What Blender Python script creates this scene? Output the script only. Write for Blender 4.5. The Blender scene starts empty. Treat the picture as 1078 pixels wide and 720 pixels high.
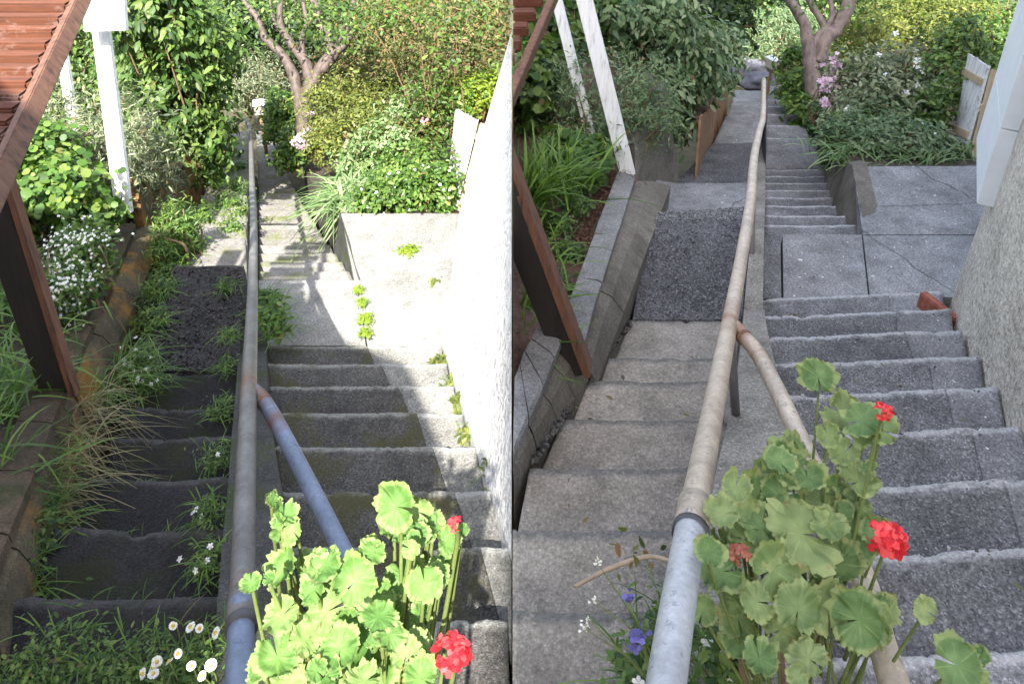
import bpy, bmesh, math, random
import numpy as np
from mathutils import Vector, noise
random.seed(7); RNG = np.random.default_rng(11)
S = bpy.context.scene; C = S.collection; R = math.radians

# ------------------------------------------------------------------ camera geometry
F, CX, CY, PITCH = 780.0, 539.0, 100.0, R(25)
FWD = np.array([0, math.cos(PITCH), -math.sin(PITCH)]); UP = np.array([0, math.sin(PITCH), math.cos(PITCH)])
RIGHT = np.array([1.0, 0, 0])
def P(px, py, z):
    return z*(FWD + RIGHT*(px-CX)/F - UP*(py-CY)/F)
cd = bpy.data.cameras.new('camera'); cam = bpy.data.objects.new('camera', cd); C.objects.link(cam)
cd.sensor_width = 36; cd.lens = 36*F/1078; cd.shift_y = -(360-CY)/1078; cd.clip_start = .05; cd.clip_end = 1500
cam.rotation_euler = (R(90)-PITCH, 0, 0); S.camera = cam

# ------------------------------------------------------------------ object helpers
def mesh_obj(name, me, mats, parent=None):
    o = bpy.data.objects.new(name, me); C.objects.link(o)
    for m in (mats if isinstance(mats, (list, tuple)) else [mats]): me.materials.append(m)
    if parent: o.parent = parent
    return o
def thing(name, label, cat, group=None):
    o = bpy.data.objects.new(name, None); C.objects.link(o); o.empty_display_size = .05
    o['label'] = label; o['category'] = cat
    if group: o['group'] = group
    return o
def tag(o, label, cat, group=None):
    o['label'] = label; o['category'] = cat
    if group: o['group'] = group
    return o
def clip(o, side):
    bm = bmesh.new(); bm.from_mesh(o.data); g = bm.verts[:]+bm.edges[:]+bm.faces[:]
    cut = bmesh.ops.bisect_plane(bm, geom=g, plane_co=(side*.005,0,0), plane_no=(-side,0,0), clear_outer=True)['geom_cut']
    bmesh.ops.edgeloop_fill(bm, edges=[e for e in cut if isinstance(e, bmesh.types.BMEdge)]); bm.to_mesh(o.data); bm.free(); return o
def kind(o, k): o['kind'] = k; return o
class MB:
    """collects shapes, builds one mesh"""
    def __init__(s): s.v = []; s.f = []; s.m = []; s.sm = []
    def add(s, v, f, mi=0, smooth=False):
        b = len(s.v); s.v += [tuple(map(float, p)) for p in v]
        for q in f: s.f.append(tuple(b+i for i in q)); s.m.append(mi); s.sm.append(smooth)
    def box(s, c, sz, rz=0, mi=0, bev=0.0):
        x, y, z = [d/2 for d in sz]; ca, sa = math.cos(rz), math.sin(rz)
        if bev <= 0:
            pts = [(i*x, j*y, k*z) for k in (-1, 1) for j in (-1, 1) for i in (-1, 1)]
            fs = [(0,2,3,1),(4,5,7,6),(0,1,5,4),(2,6,7,3),(0,4,6,2),(1,3,7,5)]
        else:
            bm = bmesh.new(); bmesh.ops.create_cube(bm, size=1)
            for v in bm.verts: v.co = Vector((v.co.x*2*x, v.co.y*2*y, v.co.z*2*z))
            bmesh.ops.bevel(bm, geom=bm.edges[:], offset=bev, segments=2, affect='EDGES')
            bm.verts.index_update(); pts = [tuple(v.co) for v in bm.verts]; fs = [tuple(v.index for v in f.verts) for f in bm.faces]; bm.free()
        s.add([(c[0]+p[0]*ca-p[1]*sa, c[1]+p[0]*sa+p[1]*ca, c[2]+p[2]) for p in pts], fs, mi)
    def beam(s, a, b, w, h, up=(0,0,1), mi=0, bev=.004):
        a, b = Vector(a), Vector(b); d = (b-a).normalized(); u = Vector(up); r = d.cross(u).normalized(); u = r.cross(d).normalized()
        L = (b-a).length; t = MB(); t.box((0,0,0), (w, L, h), bev=bev)
        m = (a+b)/2; s.add([m + r*p[0] + d*p[1] + u*p[2] for p in t.v], t.f, mi)
    def tube(s, pts, rad, seg=12, mi=0, res=0, wob=0):
        pts = [Vector(p) for p in pts]
        if np.isscalar(rad): rad = [rad]*len(pts)
        if res:
            q = []; rr = []
            for i in range(len(pts)-1):
                p0 = pts[max(i-1,0)]; p1 = pts[i]; p2 = pts[i+1]; p3 = pts[min(i+2,len(pts)-1)]
                for k in range(res):
                    t = k/res; L_ = (p2-p1).length; ma = (p2-p0)*(L_/max(L_+(p1-p0).length, 1e-6)); mc = (p3-p1)*(L_/max(L_+(p3-p2).length, 1e-6))
                    q.append(p1*(2*t**3-3*t*t+1)+ma*(t**3-2*t*t+t)+p2*(3*t*t-2*t**3)+mc*(t**3-t*t)); rr.append(rad[i]*(1-t)+rad[i+1]*t)
            q.append(pts[-1]); rr.append(rad[-1]); pts, rad = q, rr
        n = len(pts); vs = []; u = None
        for i, p in enumerate(pts):
            d = (pts[min(i+1,n-1)]-pts[max(i-1,0)])
            if d.length < 1e-9: d = Vector((0,0,1))
            d.normalize()
            if u is None: u = d.orthogonal().normalized()
            u = (u - d*u.dot(d)); u = u.normalized() if u.length > 1e-6 else d.orthogonal().normalized()
            w = d.cross(u)
            for k in range(seg):
                a = 2*math.pi*k/seg; q = u*math.cos(a)+w*math.sin(a)
                rr_ = rad[i]*(1+(wob*noise.noise((p+q*rad[i])*9) if wob else 0)); vs.append(p+q*rr_)
        fs = [(i*seg+k, i*seg+(k+1)%seg, (i+1)*seg+(k+1)%seg, (i+1)*seg+k) for i in range(n-1) for k in range(seg)]
        fs += [tuple(range(seg))[::-1], tuple((n-1)*seg+k for k in range(seg))]
        s.add(vs, fs, mi, True)
    def build(s, name, mats, parent=None):
        me = bpy.data.meshes.new(name); me.from_pydata(s.v, [], s.f); me.update()
        me.polygons.foreach_set('material_index', s.m); me.polygons.foreach_set('use_smooth', s.sm)
        bm = bmesh.new(); bm.from_mesh(me); bmesh.ops.recalc_face_normals(bm, faces=bm.faces[:]); bm.to_mesh(me); bm.free()
        return mesh_obj(name, me, mats, parent)

# ------------------------------------------------------------------ materials
def newmat(name):
    m = bpy.data.materials.new(name); m.use_nodes = True; nt = m.node_tree; nt.nodes.clear()
    out = nt.nodes.new('ShaderNodeOutputMaterial'); b = nt.nodes.new('ShaderNodeBsdfPrincipled'); nt.links.new(b.outputs[0], out.inputs[0])
    return m, nt, b, out
class G:
    def __init__(s, nt): s.nt = nt; s.tc = s.n('ShaderNodeTexCoord').outputs['Object']
    def n(s, t, **k):
        x = s.nt.nodes.new(t)
        for a, v in k.items(): setattr(x, a, v)
        return x
    def l(s, a, b): s.nt.links.new(a, b)
    def noise(s, sc, det=4, rough=.6, vec=None):
        x = s.n('ShaderNodeTexNoise'); x.inputs['Scale'].default_value = sc; x.inputs['Detail'].default_value = det; x.inputs['Roughness'].default_value = rough
        s.l(vec or s.tc, x.inputs['Vector']); return x.outputs[0]
    def vor(s, sc, out='Color', feat='F1'):
        x = s.n('ShaderNodeTexVoronoi', feature=feat); x.inputs['Scale'].default_value = sc; s.l(s.tc, x.inputs['Vector']); return x.outputs[out]
    def ramp(s, fac, stops, interp='LINEAR'):
        x = s.n('ShaderNodeValToRGB'); x.color_ramp.interpolation = interp; e = x.color_ramp.elements
        while len(e) < len(stops): e.new(.5)
        for i, (p, c) in enumerate(stops):
            e[i].position = p; e[i].color = (c, c, c, 1) if np.isscalar(c) else (*c, 1)
        s.l(fac, x.inputs[0]); return x.outputs[0]
    def mix(s, fac, a, b, mode='MIX'):
        x = s.n('ShaderNodeMix', data_type='RGBA', blend_type=mode)
        for sock, v in ((x.inputs[0], fac), (x.inputs[6], a), (x.inputs[7], b)):
            if hasattr(v, 'is_output'): s.l(v, sock)
            elif np.isscalar(v): sock.default_value = v if sock == x.inputs[0] else (v, v, v, 1)
            else: sock.default_value = (*v, 1)
        return x.outputs[2]
    def math(s, op, a, b):
        x = s.n('ShaderNodeMath', operation=op)
        for sock, v in zip(x.inputs, (a, b)):
            if hasattr(v, 'is_output'): s.l(v, sock)
            else: sock.default_value = v
        return x.outputs[0]
    def attr(s, name): return s.n('ShaderNodeAttribute', attribute_name=name).outputs['Fac']
    def bump(s, h, strength, dist, bsdf):
        x = s.n('ShaderNodeBump'); x.inputs['Strength'].default_value = strength; x.inputs['Distance'].default_value = dist
        s.l(h, x.inputs['Height']); s.l(x.outputs[0], bsdf.inputs['Normal'])

def concrete(name, lo, hi, speck=.5, nose=None, moss=None, spots=False, cracks=0, grain=170, stain=None):
    m, nt, b, _ = newmat(name); g = G(nt)
    col = g.ramp(g.noise(2.3, 6, .65), [(.3, lo), (.7, hi)])
    col = g.mix(g.ramp(g.noise(.9, 5), [(.42, 0.0), (.62, .5)]), col, stain or tuple(c*.62 for c in lo))
    sp = g.ramp(g.n_rgb(g.vor(grain)) if False else g.vor(grain), [(.0, .35), (.45, .8), (.75, 1.1), (1, 2.1)])
    col = g.mix(speck, col, sp, 'MULTIPLY')
    sp2 = g.ramp(g.noise(75, 3, .7), [(.3, .6), (.5, 1), (.72, 1.5)])
    col = g.mix(.8, col, sp2, 'MULTIPLY')
    col = g.mix(.85, col, g.ramp(g.noise(5.5, 7, .72), [(.32, .62), (.5, 1.0), (.7, 1.22)]), 'MULTIPLY')
    if nose:
        w = g.math('MULTIPLY', g.attr('wear'), g.ramp(g.noise(14, 5, .75), [(.3, .15), (.6, 1)]))
        col = g.mix(g.ramp(w, [(.12, 0.0), (.45, .85)]), col, g.mix(.8, nose, sp2, 'MULTIPLY'))
    if moss:
        col = g.mix(g.ramp(g.noise(3.2, 8, .7), [(.5, 0.0), (.62, .85)]), col, moss)
    if spots:
        col = g.mix(g.ramp(g.noise(26, 2, .4), [(.735, 0.0), (.75, .8)]), col, (.7, .7, .68))
    if cracks:
        x = g.n('ShaderNodeTexVoronoi', feature='DISTANCE_TO_EDGE'); x.inputs['Scale'].default_value = cracks; wv = g.n('ShaderNodeTexNoise'); wv.inputs['Scale'].default_value = 4; wv.inputs['Detail'].default_value = 6; g.l(g.tc, wv.inputs['Vector'])
        g.l(g.mix(.12, g.tc, wv.outputs['Color']), x.inputs['Vector']); col = g.mix(g.ramp(x.outputs[0], [(.002, .7), (.006, 0.0)]), col, (.03,.03,.03))
    g.l(col, b.inputs['Base Color']); b.inputs['Roughness'].default_value = .93; b.inputs['Specular IOR Level'].default_value = .25
    h = g.mix(.5, g.noise(60, 5, .7), g.vor(grain, 'Distance'))
    g.bump(h, .7, .008, b)
    return m
def gravel(name, lo, hi, sc=85):
    m, nt, b, _ = newmat(name); g = G(nt)
    col = g.ramp(g.vor(sc), [(.0, lo), (.55, hi), (.85, tuple(c*1.5 for c in hi)), (1, tuple(min(.6, c*3) for c in hi))])
    col = g.mix(.8, col, g.ramp(g.noise(3, 5), [(.3, .55), (.7, 1.35)]), 'MULTIPLY')
    g.l(col, b.inputs['Base Color']); b.inputs['Roughness'].default_value = .85
    g.bump(g.vor(sc, 'Distance'), 1.0, .02, b); return m
def stucco(name, c1, c2, sc=38):
    m, nt, b, _ = newmat(name); g = G(nt)
    col = g.ramp(g.noise(sc*.9, 4, .7), [(.34, tuple(c*.5 for c in c2)), (.46, c2), (.6, c1)])
    col = g.mix(.35, col, g.ramp(g.noise(1.3, 5), [(.35, c2), (.65, c1)]))
    col = g.mix(.8, col, g.ramp(g.noise(2.2, 7, .7), [(.3, .7), (.5, 1.0), (.7, 1.12)]), 'MULTIPLY')
    g.l(col, b.inputs['Base Color']); b.inputs['Roughness'].default_value = .9
    g.bump(g.noise(sc, 4, .65), 1.0, .06, b); return m
def wood(name, c1, c2, dark, stretch=(14, 14, 1.2), rough=.7, peel=None):
    m, nt, b, _ = newmat(name); g = G(nt)
    mp = g.n('ShaderNodeMapping'); mp.inputs['Scale'].default_value = stretch; g.l(g.tc, mp.inputs[0])
    nz = g.noise(3, 6, .65, mp.outputs[0])
    col = g.ramp(nz, [(.32, dark), (.45, c2), (.65, c1)])
    if peel: col = g.mix(g.ramp(g.noise(7, 7, .7), [(.56, 0.0), (.62, .85)]), col, peel)
    g.l(col, b.inputs['Base Color']); b.inputs['Roughness'].default_value = rough
    g.bump(nz, .35, .006, b); return m
def pipe_mat(name, c1, c2, rust):
    m, nt, b, _ = newmat(name); g = G(nt)
    col = g.ramp(g.noise(9, 7, .7), [(.35, c2), (.62, c1)])
    col = g.mix(.5, col, g.ramp(g.noise(70, 3, .7), [(.3, .7), (.7, 1.3)]), 'MULTIPLY')
    col = g.mix(g.ramp(g.noise(38, 6, .75), [(.58, 0.0), (.61, .55)]), col, tuple(c*.62 for c in c2)); col = g.mix(g.ramp(g.noise(52, 5, .7), [(.62, 0.0), (.65, .5)]), col, tuple(min(1, c*1.35) for c in c1))
    rm = g.math('ADD', g.attr('rust'), g.math('MULTIPLY', g.noise(22, 6, .75), .5))
    col = g.mix(g.ramp(rm, [(.34, 0.0), (.38, .25), (.75, .25), (1.0, .95)]), col, rust)
    g.l(col, b.inputs['Base Color']); b.inputs['Metallic'].default_value = .25; b.inputs['Roughness'].default_value = .52
    g.bump(g.noise(90, 4), .25, .002, b); return m
def leafmat(name, cols, trans=.35, rough=.5, spec=.35):
    """cols: dark..light leaf colours picked per leaf"""
    m, nt, b, out = newmat(name); g = G(nt)
    k = len(cols); col = g.ramp(g.attr('rnd'), [((i+.5)/k*.97, c) for i, c in enumerate(cols)] + ([(.985, cols[-1]), (.99, (.13,.085,.04))] if trans >= .25 and cols[0][1] > cols[0][0] else []))
    col = g.mix(.5, col, g.ramp(g.noise(1.7, 3), [(.3, .6), (.7, 1.4)]), 'MULTIPLY')
    g.l(col, b.inputs['Base Color']); b.inputs['Roughness'].default_value = rough; b.inputs['Specular IOR Level'].default_value = spec
    t = g.n('ShaderNodeBsdfTranslucent'); g.l(g.mix(1, col, (1.35, 1.5, .5), 'MULTIPLY'), t.inputs[0])
    mx = g.n('ShaderNodeMixShader'); mx.inputs[0].default_value = trans
    g.l(b.outputs[0], mx.inputs[1]); g.l(t.outputs[0], mx.inputs[2]); g.l(mx.outputs[0], out.inputs[0]); return m
def flat(name, c, rough=.7, var=.25, sc=20):
    m, nt, b, _ = newmat(name); g = G(nt)
    col = g.mix(1.0, c, g.ramp(g.noise(sc, 5), [(.3, 1-var), (.7, 1+var)]), 'MULTIPLY')
    g.l(col, b.inputs['Base Color']); b.inputs['Roughness'].default_value = rough; g.bump(g.noise(sc*3, 4), .3, .004, b); return m
def geranium_leaf_mat(name, c1, c2, yellow):
    m, nt, b, out = newmat(name); g = G(nt)
    lr, la = g.attr('lr'), g.attr('la')
    col = g.ramp(g.noise(16, 4), [(.35, c1), (.65, c2)])
    col = g.mix(g.ramp(g.attr('rnd'), [(.55, 0.0), (1, .75)]), col, yellow)
    zone = g.ramp(lr, [(.3, 0.0), (.5, .2), (.6, .2), (.85, 0.0)]); col = g.mix(zone, col, tuple(c*.62 for c in c1))
    col = g.mix(g.ramp(g.math('ADD', lr, g.math('MULTIPLY', g.noise(30, 4), .3)), [(.92, 0.0), (1.2, .65)]), col, yellow); vein = g.ramp(g.math('MULTIPLY', la, 1.0), [(.0, .26), (.07, 0.0)]); col = g.mix(vein, col, tuple(min(1, c*1.5) for c in yellow))
    brn = g.math('MULTIPLY', g.ramp(g.noise(40, 4), [(.6, 0.0), (.66, 1)]), g.ramp(lr, [(.8, 0.0), (.97, .7)])); col = g.mix(brn, col, (.28, .14, .04))
    g.l(col, b.inputs['Base Color']); b.inputs['Roughness'].default_value = .6; b.inputs['Specular IOR Level'].default_value = .3
    g.bump(g.math('ADD', vein, g.math('MULTIPLY', g.noise(120, 4), .5)), .4, .003, b)
    t = g.n('ShaderNodeBsdfTranslucent'); g.l(g.mix(1, col, (1.15, 1.2, .45), 'MULTIPLY'), t.inputs[0])
    mx = g.n('ShaderNodeMixShader'); mx.inputs[0].default_value = .24
    g.l(b.outputs[0], mx.inputs[1]); g.l(t.outputs[0], mx.inputs[2]); g.l(mx.outputs[0], out.inputs[0]); return m

M = dict(
 step_r=concrete('aggregate concrete', (.125,.124,.128), (.245,.243,.25), .95, nose=(.38,.38,.385)),
 edge_r=concrete('patched mortar', (.16,.16,.163), (.26,.26,.265), .7, nose=(.38,.38,.385), spots=True),
 plat_r=concrete('grey concrete slab', (.19,.19,.195), (.32,.32,.325), .6, spots=True, cracks=.9),
 old_r=concrete('buff worn concrete', (.25,.225,.195), (.36,.33,.29), .35, nose=(.12,.12,.115)),
 strip_r=concrete('kerb concrete', (.22,.205,.18), (.36,.34,.3), .6),
 asphalt_r=gravel('loose chip asphalt', (.03,.03,.034), (.125,.125,.135)),
 wall_r=concrete('block wall concrete', (.11,.097,.08), (.22,.20,.172), .25, stain=(.06,.052,.042)),
 step_l=concrete('dirty aggregate concrete', (.058,.055,.052), (.115,.11,.102), .9, nose=(.22,.22,.2), moss=(.06,.058,.022)),
 edge_l=concrete('sunlit strip mortar', (.15,.147,.135), (.24,.235,.215), .6, nose=(.3,.3,.28)),  # paler than the treads: the sunlit strip is put into its colour
 plat_l=concrete('pale concrete slab', (.19,.188,.175), (.28,.275,.26), .45),
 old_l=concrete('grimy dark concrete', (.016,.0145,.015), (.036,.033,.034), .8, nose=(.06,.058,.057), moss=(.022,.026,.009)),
 asphalt_l=gravel('dark chip asphalt', (.011,.010,.010), (.042,.038,.038)),
 path_l=concrete('sunlit path concrete', (.17,.16,.15), (.27,.255,.235), .5, moss=(.12,.14,.04)),
 wall_l=concrete('mossy wall concrete', (.07,.058,.04), (.15,.12,.075), .25, moss=(.25,.125,.028), stain=(.03,.03,.018)),
 wall_r_cap=concrete('grey cap block', (.17,.168,.165), (.27,.265,.26), .4),  # grey tone parts top from face in place of a lighting difference
 wall_l_cap=concrete('brown mossy cap block', (.06,.046,.032), (.12,.085,.055), .3, moss=(.035,.04,.014)),
 strip_l=concrete('dark kerb concrete', (.045,.044,.043), (.09,.088,.085), .7, moss=(.04,.055,.015)),
 stucco_l=stucco('white roughcast', (.76,.75,.73), (.60,.59,.58), 26),
 stucco_r=stucco('cream roughcast', (.86,.79,.67), (.58,.52,.43), 30),
 block_r=flat('painted blockwork', (.66,.69,.70), .6, .06, 6),
 white_wood=wood('white painted timber', (.74,.75,.76), (.66,.67,.68), (.42,.42,.42), rough=.55),
 weathered=wood('weathered white palings', (.62,.62,.62), (.5,.49,.47), (.2,.18,.16), (20, 20, 1.0), peel=(.30,.26,.22)),
 pale_wood=wood('raw pale timber', (.42,.32,.2), (.33,.25,.16), (.2,.14,.08)),
 red_wood=wood('oxide red decking', (.135,.042,.017), (.085,.028,.013), (.02,.012,.010), (1.2, 14, 14), .95, peel=(.17,.10,.08)),
 brown_wood=wood('brown stained timber', (.17,.075,.04), (.11,.05,.03), (.035,.02,.015)),
 string_wood=wood('brown stringer timber', (.17,.085,.05), (.12,.055,.033), (.04,.02,.015)),
 dark_wood=wood('black stained timber', (.022,.016,.013), (.015,.012,.01), (.008,.007,.006)),
 palings=wood('orange brown palings', (.27,.155,.08), (.20,.11,.055), (.08,.05,.03)),
 bark=wood('grey brown bark', (.20,.155,.135), (.13,.098,.085), (.055,.042,.036), (6, 6, 2)),
 bark_l=wood('dark brown bark', (.11,.082,.07), (.07,.052,.045), (.03,.023,.02), (6, 6, 2)),
 pipe_l=pipe_mat('galvanised pipe', (.18,.175,.17), (.105,.10,.098), (.17,.075,.04)),
 pipe_lb=pipe_mat('blue grey pipe', (.17,.21,.29), (.12,.15,.21), (.15,.065,.035)),
 pipe_r=pipe_mat('worn tan pipe', (.54,.46,.37), (.36,.30,.245), (.26,.13,.075)),
 pipe_rb=pipe_mat('pale blue pipe', (.42,.43,.455), (.30,.31,.335), (.2,.12,.08)),
 post_m=pipe_mat('dull steel post', (.25,.25,.26), (.18,.18,.19), (.16,.09,.06)),
 rusty=flat('rusty weld', (.16,.085,.05), .8, .4, 60),
 ring=flat('dark joint ring', (.06,.06,.065), .6),
 soil=flat('garden soil', (.045,.032,.022), .95, .5, 14),
 mulch=flat('bark mulch', (.10,.052,.034), .9, .6, 40),
 terrain=flat('rough ground', (.06,.055,.03), .95, .5, 3),
 brick=flat('red brick', (.27,.085,.055), .85, .4, 30),
 box=flat('cream letterbox', (.45,.42,.33), .6),
 stone=flat('blue grey stone', (.09,.09,.11), .85, .4, 8),
 stem=flat('green stem', (.13,.17,.045), .6), twig=flat('brown stem', (.17,.11,.06), .8), dead=flat('dead twig', (.36,.28,.2), .8),
 shade_block_top=flat('dark shade block top', (.05,.05,.05), .8), sky_block_dark=flat('dark sky block', (.10,.07,.055), .8), housewall=flat('pale shade block', (.45,.44,.42), .8),  # colours of the unseen blocks added to cut sun and sky
)
LM = dict(
 ger_l=geranium_leaf_mat('fresh geranium leaf', (.065,.15,.03), (.135,.25,.06), (.23,.31,.11)),
 ger_r=geranium_leaf_mat('dull geranium leaf', (.085,.165,.055), (.18,.275,.105), (.32,.37,.16)),
 red=leafmat('red petal', [(.5,.015,.025),(.68,.03,.045),(.75,.10,.10)], .25), dred=leafmat('faded petal', [(.28,.07,.05),(.36,.13,.09)], .2),
 white=leafmat('white petal', [(.68,.66,.68),(.8,.78,.8)], .25), lilac=leafmat('lilac petal', [(.42,.25,.42),(.58,.4,.55),(.66,.52,.62)], .25),
 violet=leafmat('violet blue petal', [(.13,.12,.42),(.22,.2,.6)], .25), yellow=leafmat('yellow centre', [(.6,.42,.05)], .1),
 pink=leafmat('pink petal', [(.55,.12,.25),(.65,.3,.38)], .25),
 mid=leafmat('mid green leaf', [(.022,.055,.012),(.055,.115,.022),(.10,.17,.035),(.17,.24,.06),(.06,.12,.026)]),
 bright=leafmat('bright green leaf', [(.03,.075,.012),(.06,.13,.02),(.10,.18,.03),(.05,.11,.02),(.16,.23,.05)]),
 lime=leafmat('lime leaf', [(.16,.24,.02),(.25,.34,.035)], .45),
 dark=leafmat('dark green leaf', [(.012,.028,.009),(.022,.05,.014),(.045,.08,.022)]),
 silver=leafmat('grey green leaf', [(.06,.085,.04),(.12,.15,.075),(.24,.26,.16)], .25),
 olive=leafmat('olive leaf', [(.035,.058,.014),(.065,.095,.022),(.11,.135,.036),(.17,.15,.05),(.06,.09,.02),(.2,.12,.055)]),
 gold=leafmat('yellowing leaf', [(.07,.10,.02),(.13,.16,.03),(.22,.23,.05),(.10,.13,.025)], .4),
 bluish=leafmat('blue green leaf', [(.05,.095,.04),(.085,.15,.062),(.13,.20,.09),(.21,.26,.14)], .25),
 grassg=leafmat('grass blade', [(.05,.11,.015),(.09,.18,.025),(.14,.23,.04)], .3),
 dry=leafmat('dry grass blade', [(.13,.12,.05),(.22,.19,.09),(.3,.25,.13)], .25),
 pale=leafmat('pale strap leaf', [(.09,.17,.05),(.17,.26,.1),(.3,.38,.2)], .35),
)

# ------------------------------------------------------------------ foliage
def norm(a): return a/np.maximum(np.linalg.norm(a, axis=-1, keepdims=True), 1e-9)
T_OVAL = (np.array([(0,0,0),(.3,.2,.05),(.3,-.2,.05),(.32,0,0),(.68,.17,.03),(.68,-.17,.03),(.7,0,-.03),(1,0,-.12)]),
          [(0,3,1),(0,2,3),(1,3,6,4),(3,2,5,6),(4,6,7),(6,5,7)])
T_ROUND = (np.array([(0,0,0),(.15,.34,.05),(.15,-.34,.05),(.55,.48,.07),(.55,-.48,.07),(.5,0,0),(.95,.24,-.02),(.95,-.24,-.02)]),
           [(0,5,3,1),(0,2,4,5),(5,6,3),(5,4,7),(5,7,6)])
T_SLIM = (np.array([(0,0,0),(.4,.1,.03),(.4,-.1,.03),(1,0,-.1)]), [(0,2,1),(1,2,3)])
T_PETAL = (np.array([(0,0,0),(.6,.36,.08),(.6,-.36,.08),(1,.2,.02),(1,-.2,.02)]), [(0,2,1),(1,2,4,3)])
def scatter(name, pos, nrm, size, tpl, mat, parent=None, side=0, rnd=None, along=None):
    pos = np.asarray(pos, float); nrm = norm(np.asarray(nrm, float)); size = np.broadcast_to(np.asarray(size, float), (len(pos),)).copy()
    if side:
        k = (pos[:,0]*side) > (.012 + size*.5); pos, nrm, size = pos[k], nrm[k], size[k]
        if along is not None: along = along[k]
        if rnd is not None: rnd = rnd[k]
    n = len(pos); tv, tf = tpl; k = len(tv)
    r = along if along is not None else RNG.normal(size=(n,3))
    x = norm(r - nrm*np.sum(r*nrm, 1, keepdims=True)); y = np.cross(nrm, x)
    V = pos[:,None,:] + size[:,None,None]*(tv[None,:,0:1]*x[:,None,:] + tv[None,:,1:2]*y[:,None,:] + tv[None,:,2:3]*nrm[:,None,:])
    V = V.reshape(-1, 3); tot = np.array([len(f) for f in tf]); li = np.concatenate([np.array(f) for f in tf])
    loops = (li[None,:] + (np.arange(n)*k)[:,None]).ravel(); lt = np.tile(tot, n); ls = np.concatenate([[0], np.cumsum(lt)[:-1]])
    me = bpy.data.meshes.new(name); me.vertices.add(len(V)); me.vertices.foreach_set('co', V.ravel().astype(np.float32))
    me.loops.add(len(loops)); me.loops.foreach_set('vertex_index', loops.astype(np.int32))
    me.polygons.add(len(lt)); me.polygons.foreach_set('loop_start', ls.astype(np.int32)); me.polygons.foreach_set('loop_total', lt.astype(np.int32))
    me.update(calc_edges=True)
    if rnd is None: rnd = RNG.random(n)
    a = me.attributes.new('rnd', 'FLOAT', 'FACE'); a.data.foreach_set('value', np.repeat(rnd, len(tf)).astype(np.float32))
    return mesh_obj(name, me, mat, parent)
def clumped(blobs, n, fill=.55, clump=.22, per=26):
    """leaf points in ellipsoids, gathered in clumps near the surface"""
    w = np.array([b[1][0]*b[1][1]+b[1][2]*b[1][0]+b[1][1]*b[1][2] for b in blobs]); w = w/w.sum(); P_, N_ = [], []
    for (c, r), f in zip(blobs, w):
        c, r = np.asarray(c, float), np.asarray(r, float); m = max(int(n*f), 8); nc = max(m//per, 6)
        d = norm(RNG.normal(size=(nc,3))); rad = fill + (1.08-fill)*RNG.random((nc,1))**.5
        cc = c + d*r*rad; which = RNG.integers(0, nc, m); sp = clump*r.mean()*(.5+RNG.random((nc,1)))
        p = cc[which] + RNG.normal(size=(m,3))*sp[which]*np.array([1,1,.7])
        nn = norm((p-c)/r)*.7 + np.array([0,-.15,.6]) + RNG.normal(size=(m,3))*.5
        P_.append(p); N_.append(nn)
    return np.concatenate(P_), np.concatenate(N_)
def blob(px, py, z, rx, ry, rz): return (P(px, py, z), (rx, ry, rz))
def bush(name, label, cat, blobs, n, size, tpl, mat, side, group=None, root=None, flowers=None, fill=.34, clump=.25, droop=0):
    t = thing(name, label, cat, group)
    c = np.mean([b[0] for b in blobs], axis=0); low = min(b[0][2]-b[1][2] for b in blobs)
    base = root if root is not None else np.array([c[0], c[1], low-.25])
    p, nn = clumped(blobs, n, fill, clump, 42); al = None
    if droop: al = RNG.normal(size=p.shape)*.5 + np.array([0,-.3,-droop])
    o = scatter('foliage', p, nn, size*(.45+1.1*RNG.random(len(p))), tpl, mat, t, side, along=al)
    mb = MB()
    for b in blobs:
        for k in range(9):
            d = norm(RNG.normal(size=3)+[0,-.2,.3])*(.6+.45*RNG.random()); e = b[0] + d*np.array(b[1])
            if side: e[0] = side*max(abs(e[0]) if e[0]*side > 0 else 0, .05)
            mid = (base+e)/2 + RNG.normal(size=3)*.06
            mb.tube([base, mid, e], [.018,.012,.005], 6, res=4)
    mb.build('stem', M['twig'], t)
    if flowers:
        for (nm, m, k, s, sel) in flowers: flower_dots(nm, p, nn, m, k, s, sel, t, side)
    return t
def flower_dots(nm, p, nn, m, k, s, sel, t, side):
    """small five-petalled flowers sitting on the outer leaves"""
    idx = RNG.permutation(len(p)); idx = idx[:k*8]; q = p[idx]; sc = q[:,2]*.6 - q[:,1]*.4; idx = idx[np.argsort(-sc)][:k*3]; idx = RNG.permutation(idx)[:k]
    c = p[idx] + np.array([0,-.02,.03]); nv = norm(nn[idx]+np.array([0,-.6,.4]))
    pp, pn, al = [], [], []
    for ci, ni in zip(c, nv):
        a0 = RNG.random()*6.3; u = norm(np.cross(ni, [.3,.2,.9])); v = np.cross(ni, u)
        for j in range(5):
            a = a0+j*1.257; pp.append(ci); al.append(u*math.cos(a)+v*math.sin(a)); pn.append(ni+.2*RNG.normal(size=3))
    scatter(nm, np.array(pp), np.array(pn), s, T_PETAL, m, t, side, along=np.array(al))
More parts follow.
